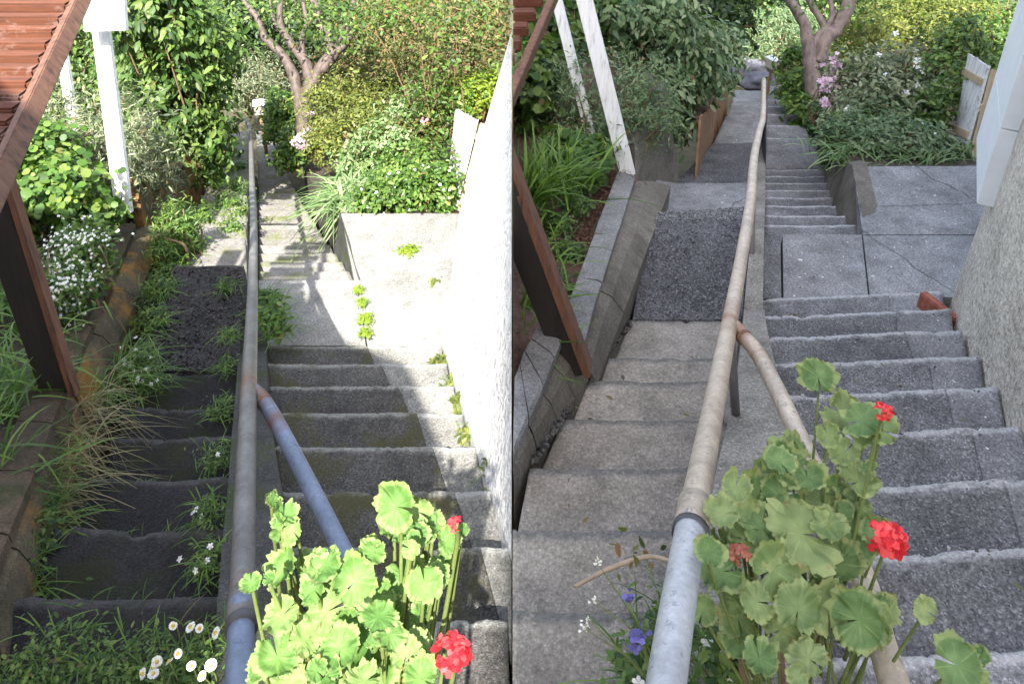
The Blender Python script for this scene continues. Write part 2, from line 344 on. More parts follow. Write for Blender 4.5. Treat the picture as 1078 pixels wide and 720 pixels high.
def blades(name, bases, length, width, mat, parent=None, lean=(0,0,0), spread=.5, droop=.6, segs=6, side=0, wide_mid=True):
    n = len(bases); d = norm(RNG.normal(size=(n,3))*np.array([spread,spread,.12]) + np.array([0,0,1.0]) + np.array(lean))
    L = length*(.55+.7*RNG.random(n)); W = width*(.7+.6*RNG.random(n)); dr = droop*(.5+RNG.random(n))
    h = norm(d*np.array([1,1,0]) + RNG.normal(size=(n,3))*np.array([.02,.02,0])); sd = norm(np.cross(h, [0,0,1]))
    V = np.zeros((n, segs+1, 2, 3))
    for s_ in range(segs+1):
        t = s_/segs; c = bases + d*(L*t)[:,None] + h*(dr*L*t*t*.5)[:,None] - np.array([0,0,1])*(dr*L*t**2.2*.75)[:,None]
        w = W*((.55+.9*t)*(1-t)**.6 if wide_mid else (1-t*.95)); V[:,s_,0] = c+sd*w[:,None]/2; V[:,s_,1] = c-sd*w[:,None]/2
    if side:
        k = np.all(V[...,0].reshape(n,-1)*side > .01, axis=1); V = V[k]; n = len(V)
    k = (segs+1)*2; fs = np.array([(2*i, 2*i+1, 2*i+3, 2*i+2) for i in range(segs)]); loops = (fs.ravel()[None,:] + (np.arange(n)*k)[:,None]).ravel(); nf = n*segs
    me = bpy.data.meshes.new(name); me.vertices.add(n*k); me.vertices.foreach_set('co', V.ravel().astype(np.float32))
    me.loops.add(len(loops)); me.loops.foreach_set('vertex_index', loops.astype(np.int32)); me.polygons.add(nf)
    me.polygons.foreach_set('loop_start', (np.arange(nf)*4).astype(np.int32)); me.polygons.foreach_set('loop_total', np.full(nf, 4, np.int32)); me.update(calc_edges=True)
    me.polygons.foreach_set('use_smooth', np.ones(nf, bool))
    a = me.attributes.new('rnd', 'FLOAT', 'FACE'); a.data.foreach_set('value', np.repeat(RNG.random(n), segs).astype(np.float32))
    return mesh_obj(name, me, mat, parent)
def around(c, n, rx, ry, rz=0): return np.asarray(c) + RNG.normal(size=(n,3))*np.array([rx,ry,rz])

# ------------------------------------------------------------------ stairs
def fbm(x, y, z=0): return noise.fractal(Vector((x, y, z)), 1.0, 2.0, 4)
def step_mesh(name, NL, NR, FL, FR, mats, parent, depth=.45, nx=72, rough=.006, edge=.0045, drop=.17, worn=.006):
    """block whose top runs from the near edge NL-NR to the far nosing FL-FR; the tread ends in a worn rounded nosing"""
    NL, NR, FL, FR = map(np.array, (NL, NR, FL, FR)); zf = (FL[2]+FR[2])/2; zn = (NL[2]+NR[2])/2
    d = min(drop, max(zn-zf, 0)); nl = NL.copy(); nr = NR.copy(); nl[2] = max(zn-drop, zf) + (FL[2]-zf); nr[2] = max(zn-drop, zf) + (FR[2]-zf)
    run = np.linalg.norm((FL-nl)[:2]); rows = [0, .2, .4, .6, .75] + [max(.76, 1-e/run) for e in (.042, .026, .013, .005)] + [1.0]
    wear = [0, 0, 0, 0, 0, .25, .6, .9, 1, 1]; dz = [0,0,0,0,0,0,0,-.001,-.004,-.014]
    V = []; WR = []; nr_ = len(rows)
    for j, t in enumerate(rows):
        for i in range(nx+1):
            s = i/nx; p = (nl*(1-t)+FL*t)*(1-s) + (nr*(1-t)+FR*t)*s
            k = t**6; z_w = -worn*math.exp(-((s-.5)/.27)**2)*t**3; wv = fbm(p[0]*5+3, p[1]*5, 1.3); wf = fbm(p[0]*22, p[1]*22, 4.1)
            chip = max(0, fbm(p[0]*13+1, p[1]*9, 9.3)-.3)*.035*k + max(0, fbm(p[0]*38, p[1]*30, 2.7)-.32)*.022*k; y = p[1] + k*(edge*wv*.5 + edge*.4*wf) - chip; z = p[2] + rough*fbm(p[0]*4, p[1]*4, 7.7) + rough*.5*wf + dz[j] + z_w - k*edge*.5*abs(wv)
            V.append((p[0], y, z)); WR.append(wear[j])
    f = [(j*(nx+1)+i, j*(nx+1)+i+1, (j+1)*(nx+1)+i+1, (j+1)*(nx+1)+i) for j in range(nr_-1) for i in range(nx)]
    b0 = len(V); ring = [j*(nx+1) for j in range(nr_-1, -1, -1)] + list(range(1, nx+1)) + [j*(nx+1)+nx for j in range(1, nr_)] + [(nr_-1)*(nx+1)+i for i in range(nx-1, 0, -1)]
    for r_ in ring: x, y, z = V[r_]; V.append((x, y, min(z, zf)-depth)); WR.append(0)
    for q in range(len(ring)): q2 = (q+1) % len(ring); f.append((ring[q], ring[q2], b0+q2, b0+q))
    me = bpy.data.meshes.new(name); me.from_pydata(V, [], f); me.update()
    me.polygons.foreach_set('use_smooth', [i < (nr_-1)*nx for i in range(len(f))])
    a = me.attributes.new('wear', 'FLOAT', 'POINT'); a.data.foreach_set('value', WR)
    bm = bmesh.new(); bm.from_mesh(me); bmesh.ops.recalc_face_normals(bm, faces=bm.faces[:]); bm.to_mesh(me); bm.free()
    return mesh_obj(name, me, mats, parent)
def flight(t, rows, mat, name='step', **k):
    """rows near to far: (y, z, xl, xr[, tilt, mat, name])"""
    for a, b in zip(rows[:-1], rows[1:]):
        ta, tb = (a[4] if len(a) > 4 else 0), (b[4] if len(b) > 4 else 0)
        step_mesh(b[6] if len(b) > 6 else name, P(a[2], a[0], a[1]), P(a[3], a[0]-ta, a[1]), P(b[2], b[0], b[1]), P(b[3], b[0]-tb, b[1]), b[5] if len(b) > 5 and b[5] else mat, t, **k)
def interp(tab, y):
    t = sorted(tab); return float(np.interp(y, [a for a, _ in t], [b for _, b in t]))
def slab(name, corners, mat, parent, depth=.3, n=14, rough=.004):
    """corners: near-left, near-right, far-right, far-left"""
    a, b, c, d = map(np.array, corners); V = []
    for j in range(n+1):
        for i in range(n+1):
            s, t = i/n, j/n; p = (a*(1-s)+b*s)*(1-t) + (d*(1-s)+c*s)*t; V.append((p[0], p[1], p[2]+rough*fbm(p[0]*4, p[1]*4, 2.2)))
    f = [(j*(n+1)+i, j*(n+1)+i+1, (j+1)*(n+1)+i+1, (j+1)*(n+1)+i) for j in range(n) for i in range(n)]
    ring = list(range(n+1)) + [j*(n+1)+n for j in range(1, n+1)] + [n*(n+1)+i for i in range(n-1, -1, -1)] + [j*(n+1) for j in range(n-1, 0, -1)]
    b0 = len(V)
    for r_ in ring: x, y, z = V[r_]; V.append((x, y, z-depth))
    for q in range(len(ring)): q2 = (q+1) % len(ring); f.append((ring[q], ring[q2], b0+q2, b0+q))
    mb = MB(); mb.add(V, f); return mb.build(name, mat, parent)
def ribbon_wall(name, bottom, front, back, mat, parent, down=.5, cuts=4):
    """retaining wall: sloping face from bottom to front edge, flat top from front to back edge"""
    def res(l, n=22):
        l = np.array([P(*q) for q in l]); s = np.concatenate([[0], np.cumsum(np.linalg.norm(np.diff(l, axis=0), axis=1))]); t = np.linspace(0, s[-1], n)
        return np.stack([np.interp(t, s, l[:,k]) for k in range(3)], 1)
    Ba, Fa, Ka = [res(l, 6*cuts+1) for l in (bottom, front, back)]; o = None
    for q in range(cuts):
        sl = slice(q*6, q*6+7); o = wall_block(name, Ba[sl], Fa[sl], Ka[sl], mat, parent, down)
    return o
def wall_block(name, B, Fr, Bk, mat, parent, down):
    B, Fr, Bk = [np.concatenate([a[:1]+(a[1]-a[0])/np.linalg.norm(a[1]-a[0])*.004, a[1:-1], a[-1:]-(a[-1]-a[-2])/np.linalg.norm(a[-1]-a[-2])*.004]) for a in (B, Fr, Bk)]
    n = len(B); V = []; f = []; g = (Fr[-1]-Fr[0])/np.linalg.norm(Fr[-1]-Fr[0])*.0; tz = RNG.normal()*.004
    for i in range(n):
        j = np.array([fbm(*(Fr[i]*3)), fbm(*(Fr[i]*3+9)), fbm(*(Fr[i]*3+5))])*.006 + [0,0,tz]; wd = (Bk[i]-Fr[i])*np.array([1,1,0]); wd = wd/np.linalg.norm(wd)
        col = [B[i]-np.array([0,0,down]), B[i], (B[i]+Fr[i])/2+j, Fr[i]+j+[.0,0,-.062]+wd*.016, Fr[i]+j+[0,0,-.055]-wd*.012, Fr[i]+j+[.0,0,-.01]-wd*.012, Fr[i]+j+wd*.012, Bk[i]-j, Bk[i]-np.array([0,0,down+.4])]; V += [tuple(c) for c in col]
    k = 9
    for i in range(n-1):
        for c in range(k-1): f.append((i*k+c, i*k+c+1, (i+1)*k+c+1, (i+1)*k+c))
    f += [tuple(range(k)), tuple((n-1)*k+c for c in range(k))]
    mb = MB(); mb.add(V, f); mb.m = [1 if (q < (n-1)*(k-1) and q % (k-1) in (3,4,5,6)) else 0 for q in range(len(f))]; return mb.build(name, [M[mat], M[mat+'_cap']], parent)
KL, VL, KR, VR = 1165., 130., 1050., 100.
zl = lambda y: KL/(y-VL)
zr = lambda y: KR/(y-VR)
def fl(y0, z0, y): return z0*(y0+264)/(y+264)      # same level, other row

# ================================================================== THE TERRAIN
def ground_z(x, y):
    if y < 9: z = -2.35-.5*y
    elif y < 14: z = -6.85-.16*(y-9)
    else: z = -7.65 + .02*(y-14)
    if y > 30: z += (y-30)*.12
    return z - .15*noise.noise(Vector((x*.4, y*.4, 0)))
mb = MB(); xs = [-250,-120,-60,-30,-16,-10,-7,-5,-3.5,-2,-1,0,1,2,3.5,5,7,10,16,30,60,120,250]; ys = [-60,-30,-12,-6,-3,-1,0,1,2,3,4,5,6,7,8,9,10,11,12,13,14,16,18,21,25,30,40,60,90,140,250,400]
mb.add([(x, y, ground_z(x, y)) for y in ys for x in xs], [(j*len(xs)+i, j*len(xs)+i+1, (j+1)*len(xs)+i+1, (j+1)*len(xs)+i) for j in range(len(ys)-1) for i in range(len(xs)-1)], 0, True)
kind(mb.build('ground', M['terrain']), 'structure')

Z_AR = zr(336)
# ================================================================== LEFT PLACE: overgrown, sunlit
SL, SR_ = -1, 1
# --- right-hand flight
t = thing('concrete_steps', 'wide grey concrete flight with pale nosings crossed by a hard diagonal shadow edge', 'steps')
xl = [(295,272),(363,281),(433,283),(468,288),(515,296),(573,305),(650,318),(760,330),(900,345)]
xj = [(363,386),(405,418),(433,438),(468,455),(515,478),(573,505),(650,534),(700,538.6),(900,538.6)]
xr = [(363,464),(405,477),(433,486),(468,500),(515,517),(573,538.6),(900,538.6)]
ny = [900, 760, 650, 573, 515, 468, 433, 405, 382, 363]
flight(t, [(y, zl(y), interp(xl, y), interp(xj, y)) for y in ny], M['step_l'])
flight(t, [(y, zl(y), interp(xj, y)+.1, interp(xr, y)) for y in ny if y < 700], M['edge_l'], 'edging', nx=10)
Z0 = zl(363); slab('landing', [P(281,363.8,zl(363)-.005), P(385,363.8,zl(363)-.005), P(377,295,fl(363,Z0,295)), P(272,295,fl(363,Z0,295))], M['plat_l'], t)
K2 = (295-66)*fl(363,Z0,295); z2 = lambda y: K2/(y-66)
ny = [295,285,275,266,257,249,241,234,227,221,215,209,203,198,193,188]
xr2 = [(295,375),(270,356),(241,336),(215,319),(188,305)]
flight(t, [(y, z2(y), 272, interp(xr2, y)) for y in ny], M['path_l'], nx=14)
flight(t, [(188,z2(188),271,305),(168,11.3,271,299),(152,12.3,270,293),(138,13.5,269,288)], M['path_l'], 'landing', nx=12)
# platform above the retaining wall
t = thing('concrete_platform', 'pale sunlit concrete platform between garden bed and white roughcast wall', 'platform')
slab('slab', [P(387,364,Z0-.01), P(466,364,Z0-.01), P(484,225,fl(363,Z0,225)), P(359,225,fl(363,Z0,225))], M['plat_l'], t, depth=.35)
za = fl(363,Z0,295); zb = fl(363,Z0,225)
mb = MB()
A, B_ = P(377.5,294,za), P(357.5,224,zb); A2, B2 = A+np.array([-.03,-.02,-.55]), B_+np.array([-.16,0,-.75]); FA, FB = P(357.5,224,zb), P(330,196,zb+1.6)
for q0, q1, q2, q3 in ((A, B_, B2, A2),):
    n_ = np.array([.12,0,0]); mb.add([q0-[0,0,.002], q1-[0,0,.002], q2, q3, q0+n_-[0,0,.05], q1+n_-[0,0,.05], q2+n_, q3+n_], [(0,1,2,3),(4,5,6,7),(0,1,5,4),(2,3,7,6),(0,3,7,4),(1,2,6,5)])
mb.build('retaining_face', M['strip_l'], t)
# --- left-hand flight
t = thing('concrete_steps', 'narrow dark mossy flight left of the blue grey handrail, weeds at both edges', 'steps')
xl = [(250,200),(280,186),(390,138),(458,118),(500,98),(553,58),(625,0),(710,-80),(820,-180)]
xr = [(250,258),(390,251),(458,246),(553,238),(625,233),(820,226)]
ny = [960, 820, 710, 625, 553, 500, 458, 427, 390]
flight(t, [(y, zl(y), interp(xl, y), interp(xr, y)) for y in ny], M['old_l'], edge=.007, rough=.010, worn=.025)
Z1 = zl(390)
slab('asphalt_landing', [P(138,390.5,Z1-.005), P(251,390.5,Z1-.005), P(257,280,fl(390,Z1,280)), P(184,280,fl(390,Z1,280))], M['asphalt_l'], t, rough=.012, n=24)
flight(t, [(280,fl(390,Z1,280),186,257),(250,6.1,198,258)]+[(yy,6.1+(250-yy)*.044,198+(250-yy)*.3,258+(250-yy)*.04) for yy in (238,226,215,205,195,186,177,168,160,152,145,138)], M['path_l'], nx=14)
# kerb strip under the rail
def strip(name, label, pts, zf, mat, h=.06):
    mb = MB(); V = []
    for (y, a, b) in pts:
        z = zf(y); V += [P(a, y, z)+[0,0,h], P(b, y, z)+[0,0,h], P(b, y, z)-[0,0,.5], P(a, y, z)-[0,0,.5]]
    n = len(pts)
    f = [(i*4+c, i*4+(c+1)%4, (i+1)*4+(c+1)%4, (i+1)*4+c) for i in range(n-1) for c in range(4)] + [(0,1,2,3), ((n-1)*4,(n-1)*4+1,(n-1)*4+2,(n-1)*4+3)]
    mb.add(V, f); return tag(mb.build(name, mat), label, 'kerb')
strip('concrete_kerb', 'dark speckled concrete kerb under the handrail between the two weedy flights', [(900,225,346),(760,228,331),(650,232,319),(573,238,306),(515,243,297),(468,246,289),(433,249,284),(390,252,282),(363,253,281.5)], zl, M['strip_l'])
strip('concrete_kerb', 'thin weed-grown kerb beside the sunlit upper end of the blue grey handrail', [(362,253.5,280),(295,257.5,271.5),(250,259,271.5),(215,260.5,271),(188,261.5,270.5)], lambda y: fl(363,Z0,y) if y >= 295 else z2(y), M['strip_l'], .03)
# block retaining walls on the left
t = thing('retaining_wall', 'mossy orange-brown retaining wall with battered face beside the dark steps', 'wall')
ribbon_wall('wall_section', [(90,438,3.9),(178,236,6.3)], [(70,398,3.8),(141,236,5.95)], [(48,394,3.8),(122,233,5.98)], 'wall_l', t)
ribbon_wall('wall_section', [(88,436,3.75),(4,690,2.15)], [(68,402,3.5),(-30,650,2.1)], [(35,402,3.5),(-70,650,2.1)], 'wall_l', t)
t = thing('retaining_wall', 'yellowed tall concrete wall below the leafy climber and the white post', 'wall')
ribbon_wall('wall_section', [(152,240,6.25),(180,222,7.1),(200,205,8.0)], [(144,190,6.2),(168,182,7.1),(192,172,8.0)], [(130,188,6.2),(156,180,7.1),(184,170,8.0)], 'wall_l', t)
# soil bank on the left
def bank(name, line, offs, mat, side, nseg=40):
    l = np.array([P(*q) for q in line]); s = np.concatenate([[0], np.cumsum(np.linalg.norm(np.diff(l, axis=0), axis=1))]); tt = np.linspace(0, s[-1], nseg)
    L = np.stack([np.interp(tt, s, l[:,k]) for k in range(3)], 1); V = []
    for p in L:
        for o in offs:
            q = p + np.array(o); 
            if side > 0: q[0] = max(q[0], .004)
            if side < 0: q[0] = min(q[0], -.004)
            V.append((q[0], q[1], q[2]+.05*fbm(q[0]*2, q[1]*2)))
    k = len(offs); mb = MB(); mb.add(V, [(i*k+c, i*k+c+1, (i+1)*k+c+1, (i+1)*k+c) for i in range(nseg-1) for c in range(k-1)], 0, True)
    return kind(mb.build(name, mat), 'structure')
LB = [(-120,720,2.0),(-30,560,2.6),(20,455,3.2),(58,400,3.7),(98,305,4.8),(128,234,5.95),(150,192,7.0),(190,172,8.2),(215,150,10.5),(228,128,13)]
bank('garden_bank', LB, [(-.02,0,-.04),(-.5,0,.1),(-1.2,0,.3),(-2.5,0,.7),(-5,0,1.1),(-9,0,1.3)], M['soil'], -1)
# raised garden bed behind the platform
def bed(name, near, far, mat): 
    a, b = near; c, d = far; return slab(name, [a, b, d, c], mat, None, depth=1.5, n=20, rough=.04)
pz = P(359,225,zb)[2]
kind(slab('garden_bed', [P(360,225.5,zb)-[0,-.01,.02], P(520,225.5,zb)-[0,-.01,.02], P(536,150,9.5)-[0,0,.5], P(318,150,9.5)-[0,0,.5]], M['soil'], None, depth=1.2, n=20, rough=.04), 'structure')
kind(slab('garden_bed', [P(318,150,9.51)-[0,0,.5], P(536,150,9.51)-[0,0,.5], P(537,120,16), P(310,120,16)], M['soil'], None, depth=1.2, n=20, rough=.05), 'structure')
# white roughcast wall
A = P(483,226,zb+.0); Bq = P(538.5,585,zl(585)); Cq = P(538.6,62,5.3); D = np.array([-.004, A[1]+.1, A[2]])
mb = MB(); dn = np.array([0,0,.7]); E = np.array([-.004, A[1]+.1, A[2]]); G0 = P(466,364,Z0)
mb.add([A-dn, G0-dn*.8, Bq-dn, D-dn, A, G0, Bq, D, Cq, np.array([-.004, D[1], Cq[2]])],
       [(0,1,5,4),(1,2,6,5),(0,1,2,3),(4,5,8),(5,6,8),(2,3,7,9,8,6),(0,4,7,3),(4,8,9,7)])
o = mb.build('roughcast_wall', M['stucco_l']); tag(o, 'brilliant white sunlit roughcast wall at the edge of the pale platform', 'wall')
# paling fence (left place)
def fence(label, tl, tr, bl, br, z0, z1, n, post, side):
    t = thing('paling_fence', label, 'fence'); a, b, c, d = P(*tl, z0), P(*tr, z1), P(*bl, z0), P(*br, z1)
    for i in range(n):
        s0, s1 = i/n+.006, (i+1)/n-.006; q = [c*(1-s0)+d*s0, c*(1-s1)+d*s1, (a*(1-s1)+b*s1)+[0,0,.02*RNG.random()], a*(1-s0)+b*s0]
        nv = np.cross(q[1]-q[0], q[3]-q[0]); nv = nv/np.linalg.norm(nv)*.018
        mb = MB(); mb.add([*q, *[p+nv for p in q]], [(0,1,2,3),(4,5,6,7),(0,1,5,4),(1,2,6,5),(2,3,7,6),(3,0,4,7)]); mb.build('paling', M['weathered'], t)
    (p0, p1, zz, w) = post; mb = MB(); mb.beam(P(*p0, zz), P(*p1, zz), w, w, up=(0,1,0)); mb.build('post', M['pale_wood'], t)
    mb = MB(); mb.beam(a*.8+c*.2+[0,.05,0], b*.8+d*.2+[0,.05,0], .04, .07); mb.beam(a*.2+c*.8+[0,.05,0], b*.2+d*.8+[0,.05,0], .04, .07); mb.build('rail', M['pale_wood'], t)
fence('weathered white paling fence panel glaring in the sun next to the white wall', (481,115), (504,128), (471,214), (482,218), 7.4, 6.75, 7, ((508,130),(484,222),6.7,.045), -1)
# white posts and timber stairs upper left
def post(label, a, b, w, mat='white_wood', d=None, group=None):
    mb = MB(); mb.beam(P(*a), P(*b), w, d or w, up=(0,1,.3)); return tag(mb.build('timber_post', M[mat]), label, 'post', group)
post('thick sunlit white timber post standing on the mossy wall under a white board', (99,-30,5.4), (131,224,5.75), .122, d=.05)
post('thin sunlit white timber post rising from the grey bush beside the red treads', (60,20,6.4), (82,160,6.6), .085, d=.05)
mb = MB(); mb.beam(P(112,33,5.3), P(100,-160,5.2), .30, .05, up=(0,1,.3)); tag(mb.build('fascia_board', M['white_wood']), 'wide white fascia board on top of the thick sunlit post', 'board')
mb = MB(); mb.beam(P(-30,90,1.9)+[0,0,0], P(90,428,3.62), .02, .02)
mb = MB(); mb.beam(P(-58,60,2.9), P(62,410,3.45), .15, .05, up=(0,1,.3)); t = thing('timber_brace', 'black raking timber brace standing on the mossy wall by ferny grass', 'brace'); mb.build('core', M['dark_wood'], t)
mb = MB(); mb.beam(P(-31,60,2.86), P(79,415,3.40), .03, .05, up=(0,1,.3)); mb.build('cover_strip', M['brown_wood'], t)
def timber_stairs(label, ends, xin, mat_t, side, sa=(91,-12,2.92), sb=(-34,262,1.75), depth=.063, ext=.36, th=.038, sw=.058):
    t = thing('timber_stairs', label, 'stairs')
    for (x, y, z) in ends:
        e = P(x, y, z); x0 = e[0]-ext if side < 0 else .006; L = e[0]-x0
        mb = MB(); mb.box((x0+L/2, e[1], e[2]), (L, depth, th), bev=.008); mb.build('tread', mat_t, t)
    mb = MB(); mb.beam(P(*sa), P(*sb), sw, .04, up=(0,1,.3)); clip(mb.build('stringer', M['string_wood'], t), side)
    return t
ends = [(88-i*6.6, -20+i*13.6, 2.95-.068*i) for i in range(14)]
timber_stairs('sunlit red timber treads on a raking stringer above the weedy bank', ends, 0, M['red_wood'], -1)
# handrail (left)
def rail(label, main, branch, rad, mats, collar, posts, gz, side):
    t = thing('pipe_handrail', label, 'handrail')
    def pipe(nm, pts, m, r, rust_at=(), res=8, parent=t):
        W = [P(*q) for q in pts]; mb = MB(); mb.tube(W, r, 20, res=res); o = mb.build(nm, m, parent); me = o.data
        co = np.zeros(len(me.vertices)*3); me.vertices.foreach_get('co', co); co = co.reshape(-1,3); ru = np.zeros(len(co))
        for q, rr in rust_at: ru = np.maximum(ru, np.clip(1.15-np.linalg.norm(co-P(*q), axis=1)/rr, 0, .7))
        a = me.attributes.new('rust', 'FLOAT', 'POINT'); a.data.foreach_set('value', ru.astype(np.float32)); return o
    jn = branch[0]; up_, low = main
    o = pipe('upper_pipe', up_, mats[0], rad, [(jn, .11), (up_[0], .05)]); pipe('lower_pipe', low, mats[1], rad*.99, [])
    pipe('branch_pipe', branch, mats[2], rad*.92, [(branch[1], .075), (branch[0], .07), (branch[2], .05)])
    a, b = P(*branch[1]), P(*branch[2]); d_ = (b-a)/np.linalg.norm(b-a); mb = MB(); mb.tube([a+d_*.012, a+d_*.024], rad*1.02, 18); mb.build('weld_ring', M['rusty'], t)
    c0, c1 = collar; pipe('coupling', [c0, c1], mats[0], rad*1.16, [], res=2)
    a, b = P(*c0), P(*c1); mb = MB(); d = (b-a)/np.linalg.norm(b-a)
    mb.tube([b-d*.012, b+d*.004], rad*1.2, 20); mb.build('joint_ring', M['ring'], t)
    for (q, foot) in posts:
        a = P(*q); b = P(*foot); mb = MB(); mb.tube([a, b], rad*.62, 12); mb.tube([b+[0,0,.004], b-[0,0,.012]], rad*1.9, 14)
        o = mb.build('post', M['post_m'], t); a_ = o.data.attributes.new('rust', 'FLOAT', 'POINT'); a_.data.foreach_set('value', [ .6 if v.co.z < b[2]+.05 else 0 for v in o.data.vertices])
    return t
rail('long galvanised pipe handrail with blue grey branch running down through the sunlit weeds',
     ([(255,636,1.3),(258,520,1.62),(262,405,2.15),(265,330,2.95),(266,290,3.6),(267,240,4.6),(265,185,6.2),(264,140,8.5)], [(246,900,.95),(250,760,1.12),(255,632,1.305)]),
     [(263,408,2.15),(276,420,2.08),(292,446,1.97),(328,515,1.78),(366,590,1.60),(430,712,1.36),(480,800,1.22)], .0225, (M['pipe_l'], M['pipe_lb'], M['pipe_lb']),
     ((255.5,626,1.325),(254.3,660,1.26)), [((266,290,3.6),(268,388,4.45)),((265,185,6.2),(266.5,236,7.6)),((258,520,1.62),(268,800,1.8))], zl, -1)
# small rail end + letterbox far down
mb = MB(); mb.tube([P(264,150,8.4),P(262,134,8.8),P(256,126,8.9),P(250,131,8.9),P(249,140,8.9)], .018, 10, res=5); tag(mb.build('rail_hoop', M['post_m']), 'small curled pipe hoop at the lower end of the sunlit handrail', 'hoop')
def letterbox(label, x, y, z, side, w=.16):
    t = thing('letterbox', label, 'letterbox'); c = P(x, y, z); mb = MB(); mb.box(c, (w, .2, w*1.1), .3, bev=.01); mb.build('box', M['box'], t)
    mb = MB(); mb.box(c+[0,0,w*.6], (w*1.15, .24, .02), .3, bev=.004); mb.build('lid', M['white_wood'], t); mb = MB(); mb.tube([c-[0,0,w*.5], c-[0,0,1.1]], .03, 8); mb.build('stand', M['twig'], t)
letterbox('small cream letterbox at the foot of the sunlit steps beside the twisted tree', 273, 114, 11.5, -1, .15)
# tree (left)
def tree(label, limbs, z, crown, n, size, mat, side, tpl=T_OVAL):
    t = thing('garden_tree', label, 'tree'); mb = MB()
    for pts, r0, r1 in limbs:
        W = []
        for i, q in enumerate(pts): W.append(P(q[0], q[1], z + (q[2] if len(q) > 2 else 0)))
        k = len(W); rr = [1.15*(r0+(r1-r0)*i/(k-1)) for i in range(k)]; mb.tube(W, rr, 12, res=7, wob=.25)
    for v in (): pass
    mb.build('trunk', M['bark_l' if side < 0 else 'bark'], t)
    p, nn = clumped(crown, n, .3, .3, 18); scatter('crown', p, nn, size*(.6+.8*RNG.random(n*2)[:len(p)]), tpl, mat, t, side); return t
tree('twisted brown tree with bare forked limbs above the sunlit flower garden', [
  ([(322,150),(320,133),(321,110),(325,92),(330,84)], .10, .075), ([(318,140),(316,112),(311,88),(304,68),(291,52),(279,40),(272,22),(262,8),(250,-8)], .075, .025),
  ([(328,90),(322,68),(311,52),(300,38),(294,20),(297,-8)], .065, .03), ([(329,88),(338,70),(349,55),(345,38),(336,26),(333,8),(322,-8)], .07, .03),
  ([(338,76),(352,58),(366,42),(368,22),(374,-6)], .06, .028), ([(320,70),(318,45),(322,20),(316,-8)], .04, .02), ([(349,56),(362,30),(355,5)], .03, .012), ([(300,38),(288,22),(284,0)], .03,.012)],
  9.6, [blob(300,-18,10.2,1.3,.8,.35), blob(255,-10,10.5,.8,.6,.3), blob(385,0,9.8,1.0,.7,.35), blob(350,12,10.6,.5,.5,.22), blob(305,12,9.3,.8,.5,.16), blob(365,28,9.3,.7,.5,.2), blob(258,14,9.6,.5,.5,.2), blob(425,8,9.5,.9,.5,.3), blob(510,5,9.6,.25,.5,.3)], 3200, .075, LM['mid'], -1)

# ---- plants of the left place
bush('silver_shrub', 'sunny grey-green shrub behind the thick white post on the weedy bank', 'shrub', [blob(62,120,6.6,.42,.4,.4), blob(135,150,6.5,.42,.4,.42), blob(95,170,6.2,.5,.35,.35), blob(150,185,6.6,.25,.3,.3)], 9000, .06, T_SLIM, LM['silver'], -1)
bush('broadleaf_weed', 'sunlit broad-leaved weed patch under the thin white post', 'weed', [blob(45,205,5.3,.34,.3,.24), blob(95,225,5.5,.2,.2,.12), blob(30,165,5.6,.28,.3,.25)], 4600, .05, T_ROUND, LM['bright'], -1)
bush('climber', 'tall sunlit leafy climber hanging over the yellowed concrete wall', 'climber', [blob(180,30,8.0,.42,.4,.5), blob(205,60,8.2,.38,.4,.5), blob(182,100,8.0,.40,.35,.5), blob(205,140,8.3,.34,.3,.45), blob(165,15,7.6,.4,.4,.35), blob(215,170,8.6,.16,.2,.3)], 12500, .095, T_OVAL, LM['mid'], -1, droop=.8)
bush('flowering_weed', 'clump of tiny white flowers spilling over the mossy wall', 'flowering plant', [blob(82,275,4.6,.17,.2,.2), blob(68,310,4.3,.14,.18,.15), blob(95,255,4.9,.14,.18,.16)], 3200, .035, T_OVAL, LM['mid'], -1, flowers=[('blossom', LM['white'], 480, .0092, None)])
bush('fennel', 'feathery bright green fennel at the bottom of the yellowed wall', 'herb', [blob(185,240,5.7,.13,.13,.2), blob(196,232,5.9,.1,.1,.15), blob(172,258,5.5,.09,.1,.12)], 3000, .05, T_SLIM, LM['bright'], -1, fill=.2)
bush('round_bush', 'rounded grey-green bush beyond the foot of the sunlit steps', 'bush', [blob(266,82,15,.68,.6,.55), blob(250,95,14.6,.35,.4,.35)], 7000, .08, T_SLIM, LM['silver'], -1)
bush('leafy_shrub', 'green shrub on the path edge between letterbox and twisted tree', 'shrub', [blob(300,130,10.4,.22,.25,.35), blob(296,112,11.5,.2,.25,.3), blob(305,160,9.7,.18,.2,.25)], 3500, .08, T_OVAL, LM['bright'], -1)
t = thing('strap_leaf_plant', 'drooping pale strap-leaf clump hanging over the sunlit retaining wall', 'plant')
blades('foliage', np.concatenate([around(P(380,206,6.9), 280, .12,.12,.02), around(P(402,200,7.1), 220, .14,.13,.02), around(P(362,212,6.8), 120, .06,.10,.01)]), .40, .020, LM['pale'], t, spread=.75, droop=1.2, side=-1)
bush('ground_shrub', 'low glossy leafy shrub along the sunlit platform edge', 'shrub', [blob(425,205,6.6,.35,.2,.2), blob(458,200,6.7,.22,.2,.24), blob(440,180,7.1,.4,.25,.24), blob(395,205,6.6,.2,.16,.14)], 7000, .048, T_OVAL, LM['bright'], -1, flowers=[('blossom', LM['white'], 60, .014, None)])
bush('rose_bush', 'yellow-green rose bush with mauve blooms beside the twisted tree', 'rose bush', [blob(355,115,8.3,.4,.35,.4), blob(395,125,8.2,.4,.35,.38), blob(375,150,7.8,.5,.3,.3)], 9500, .04, T_OVAL, LM['gold'], -1)
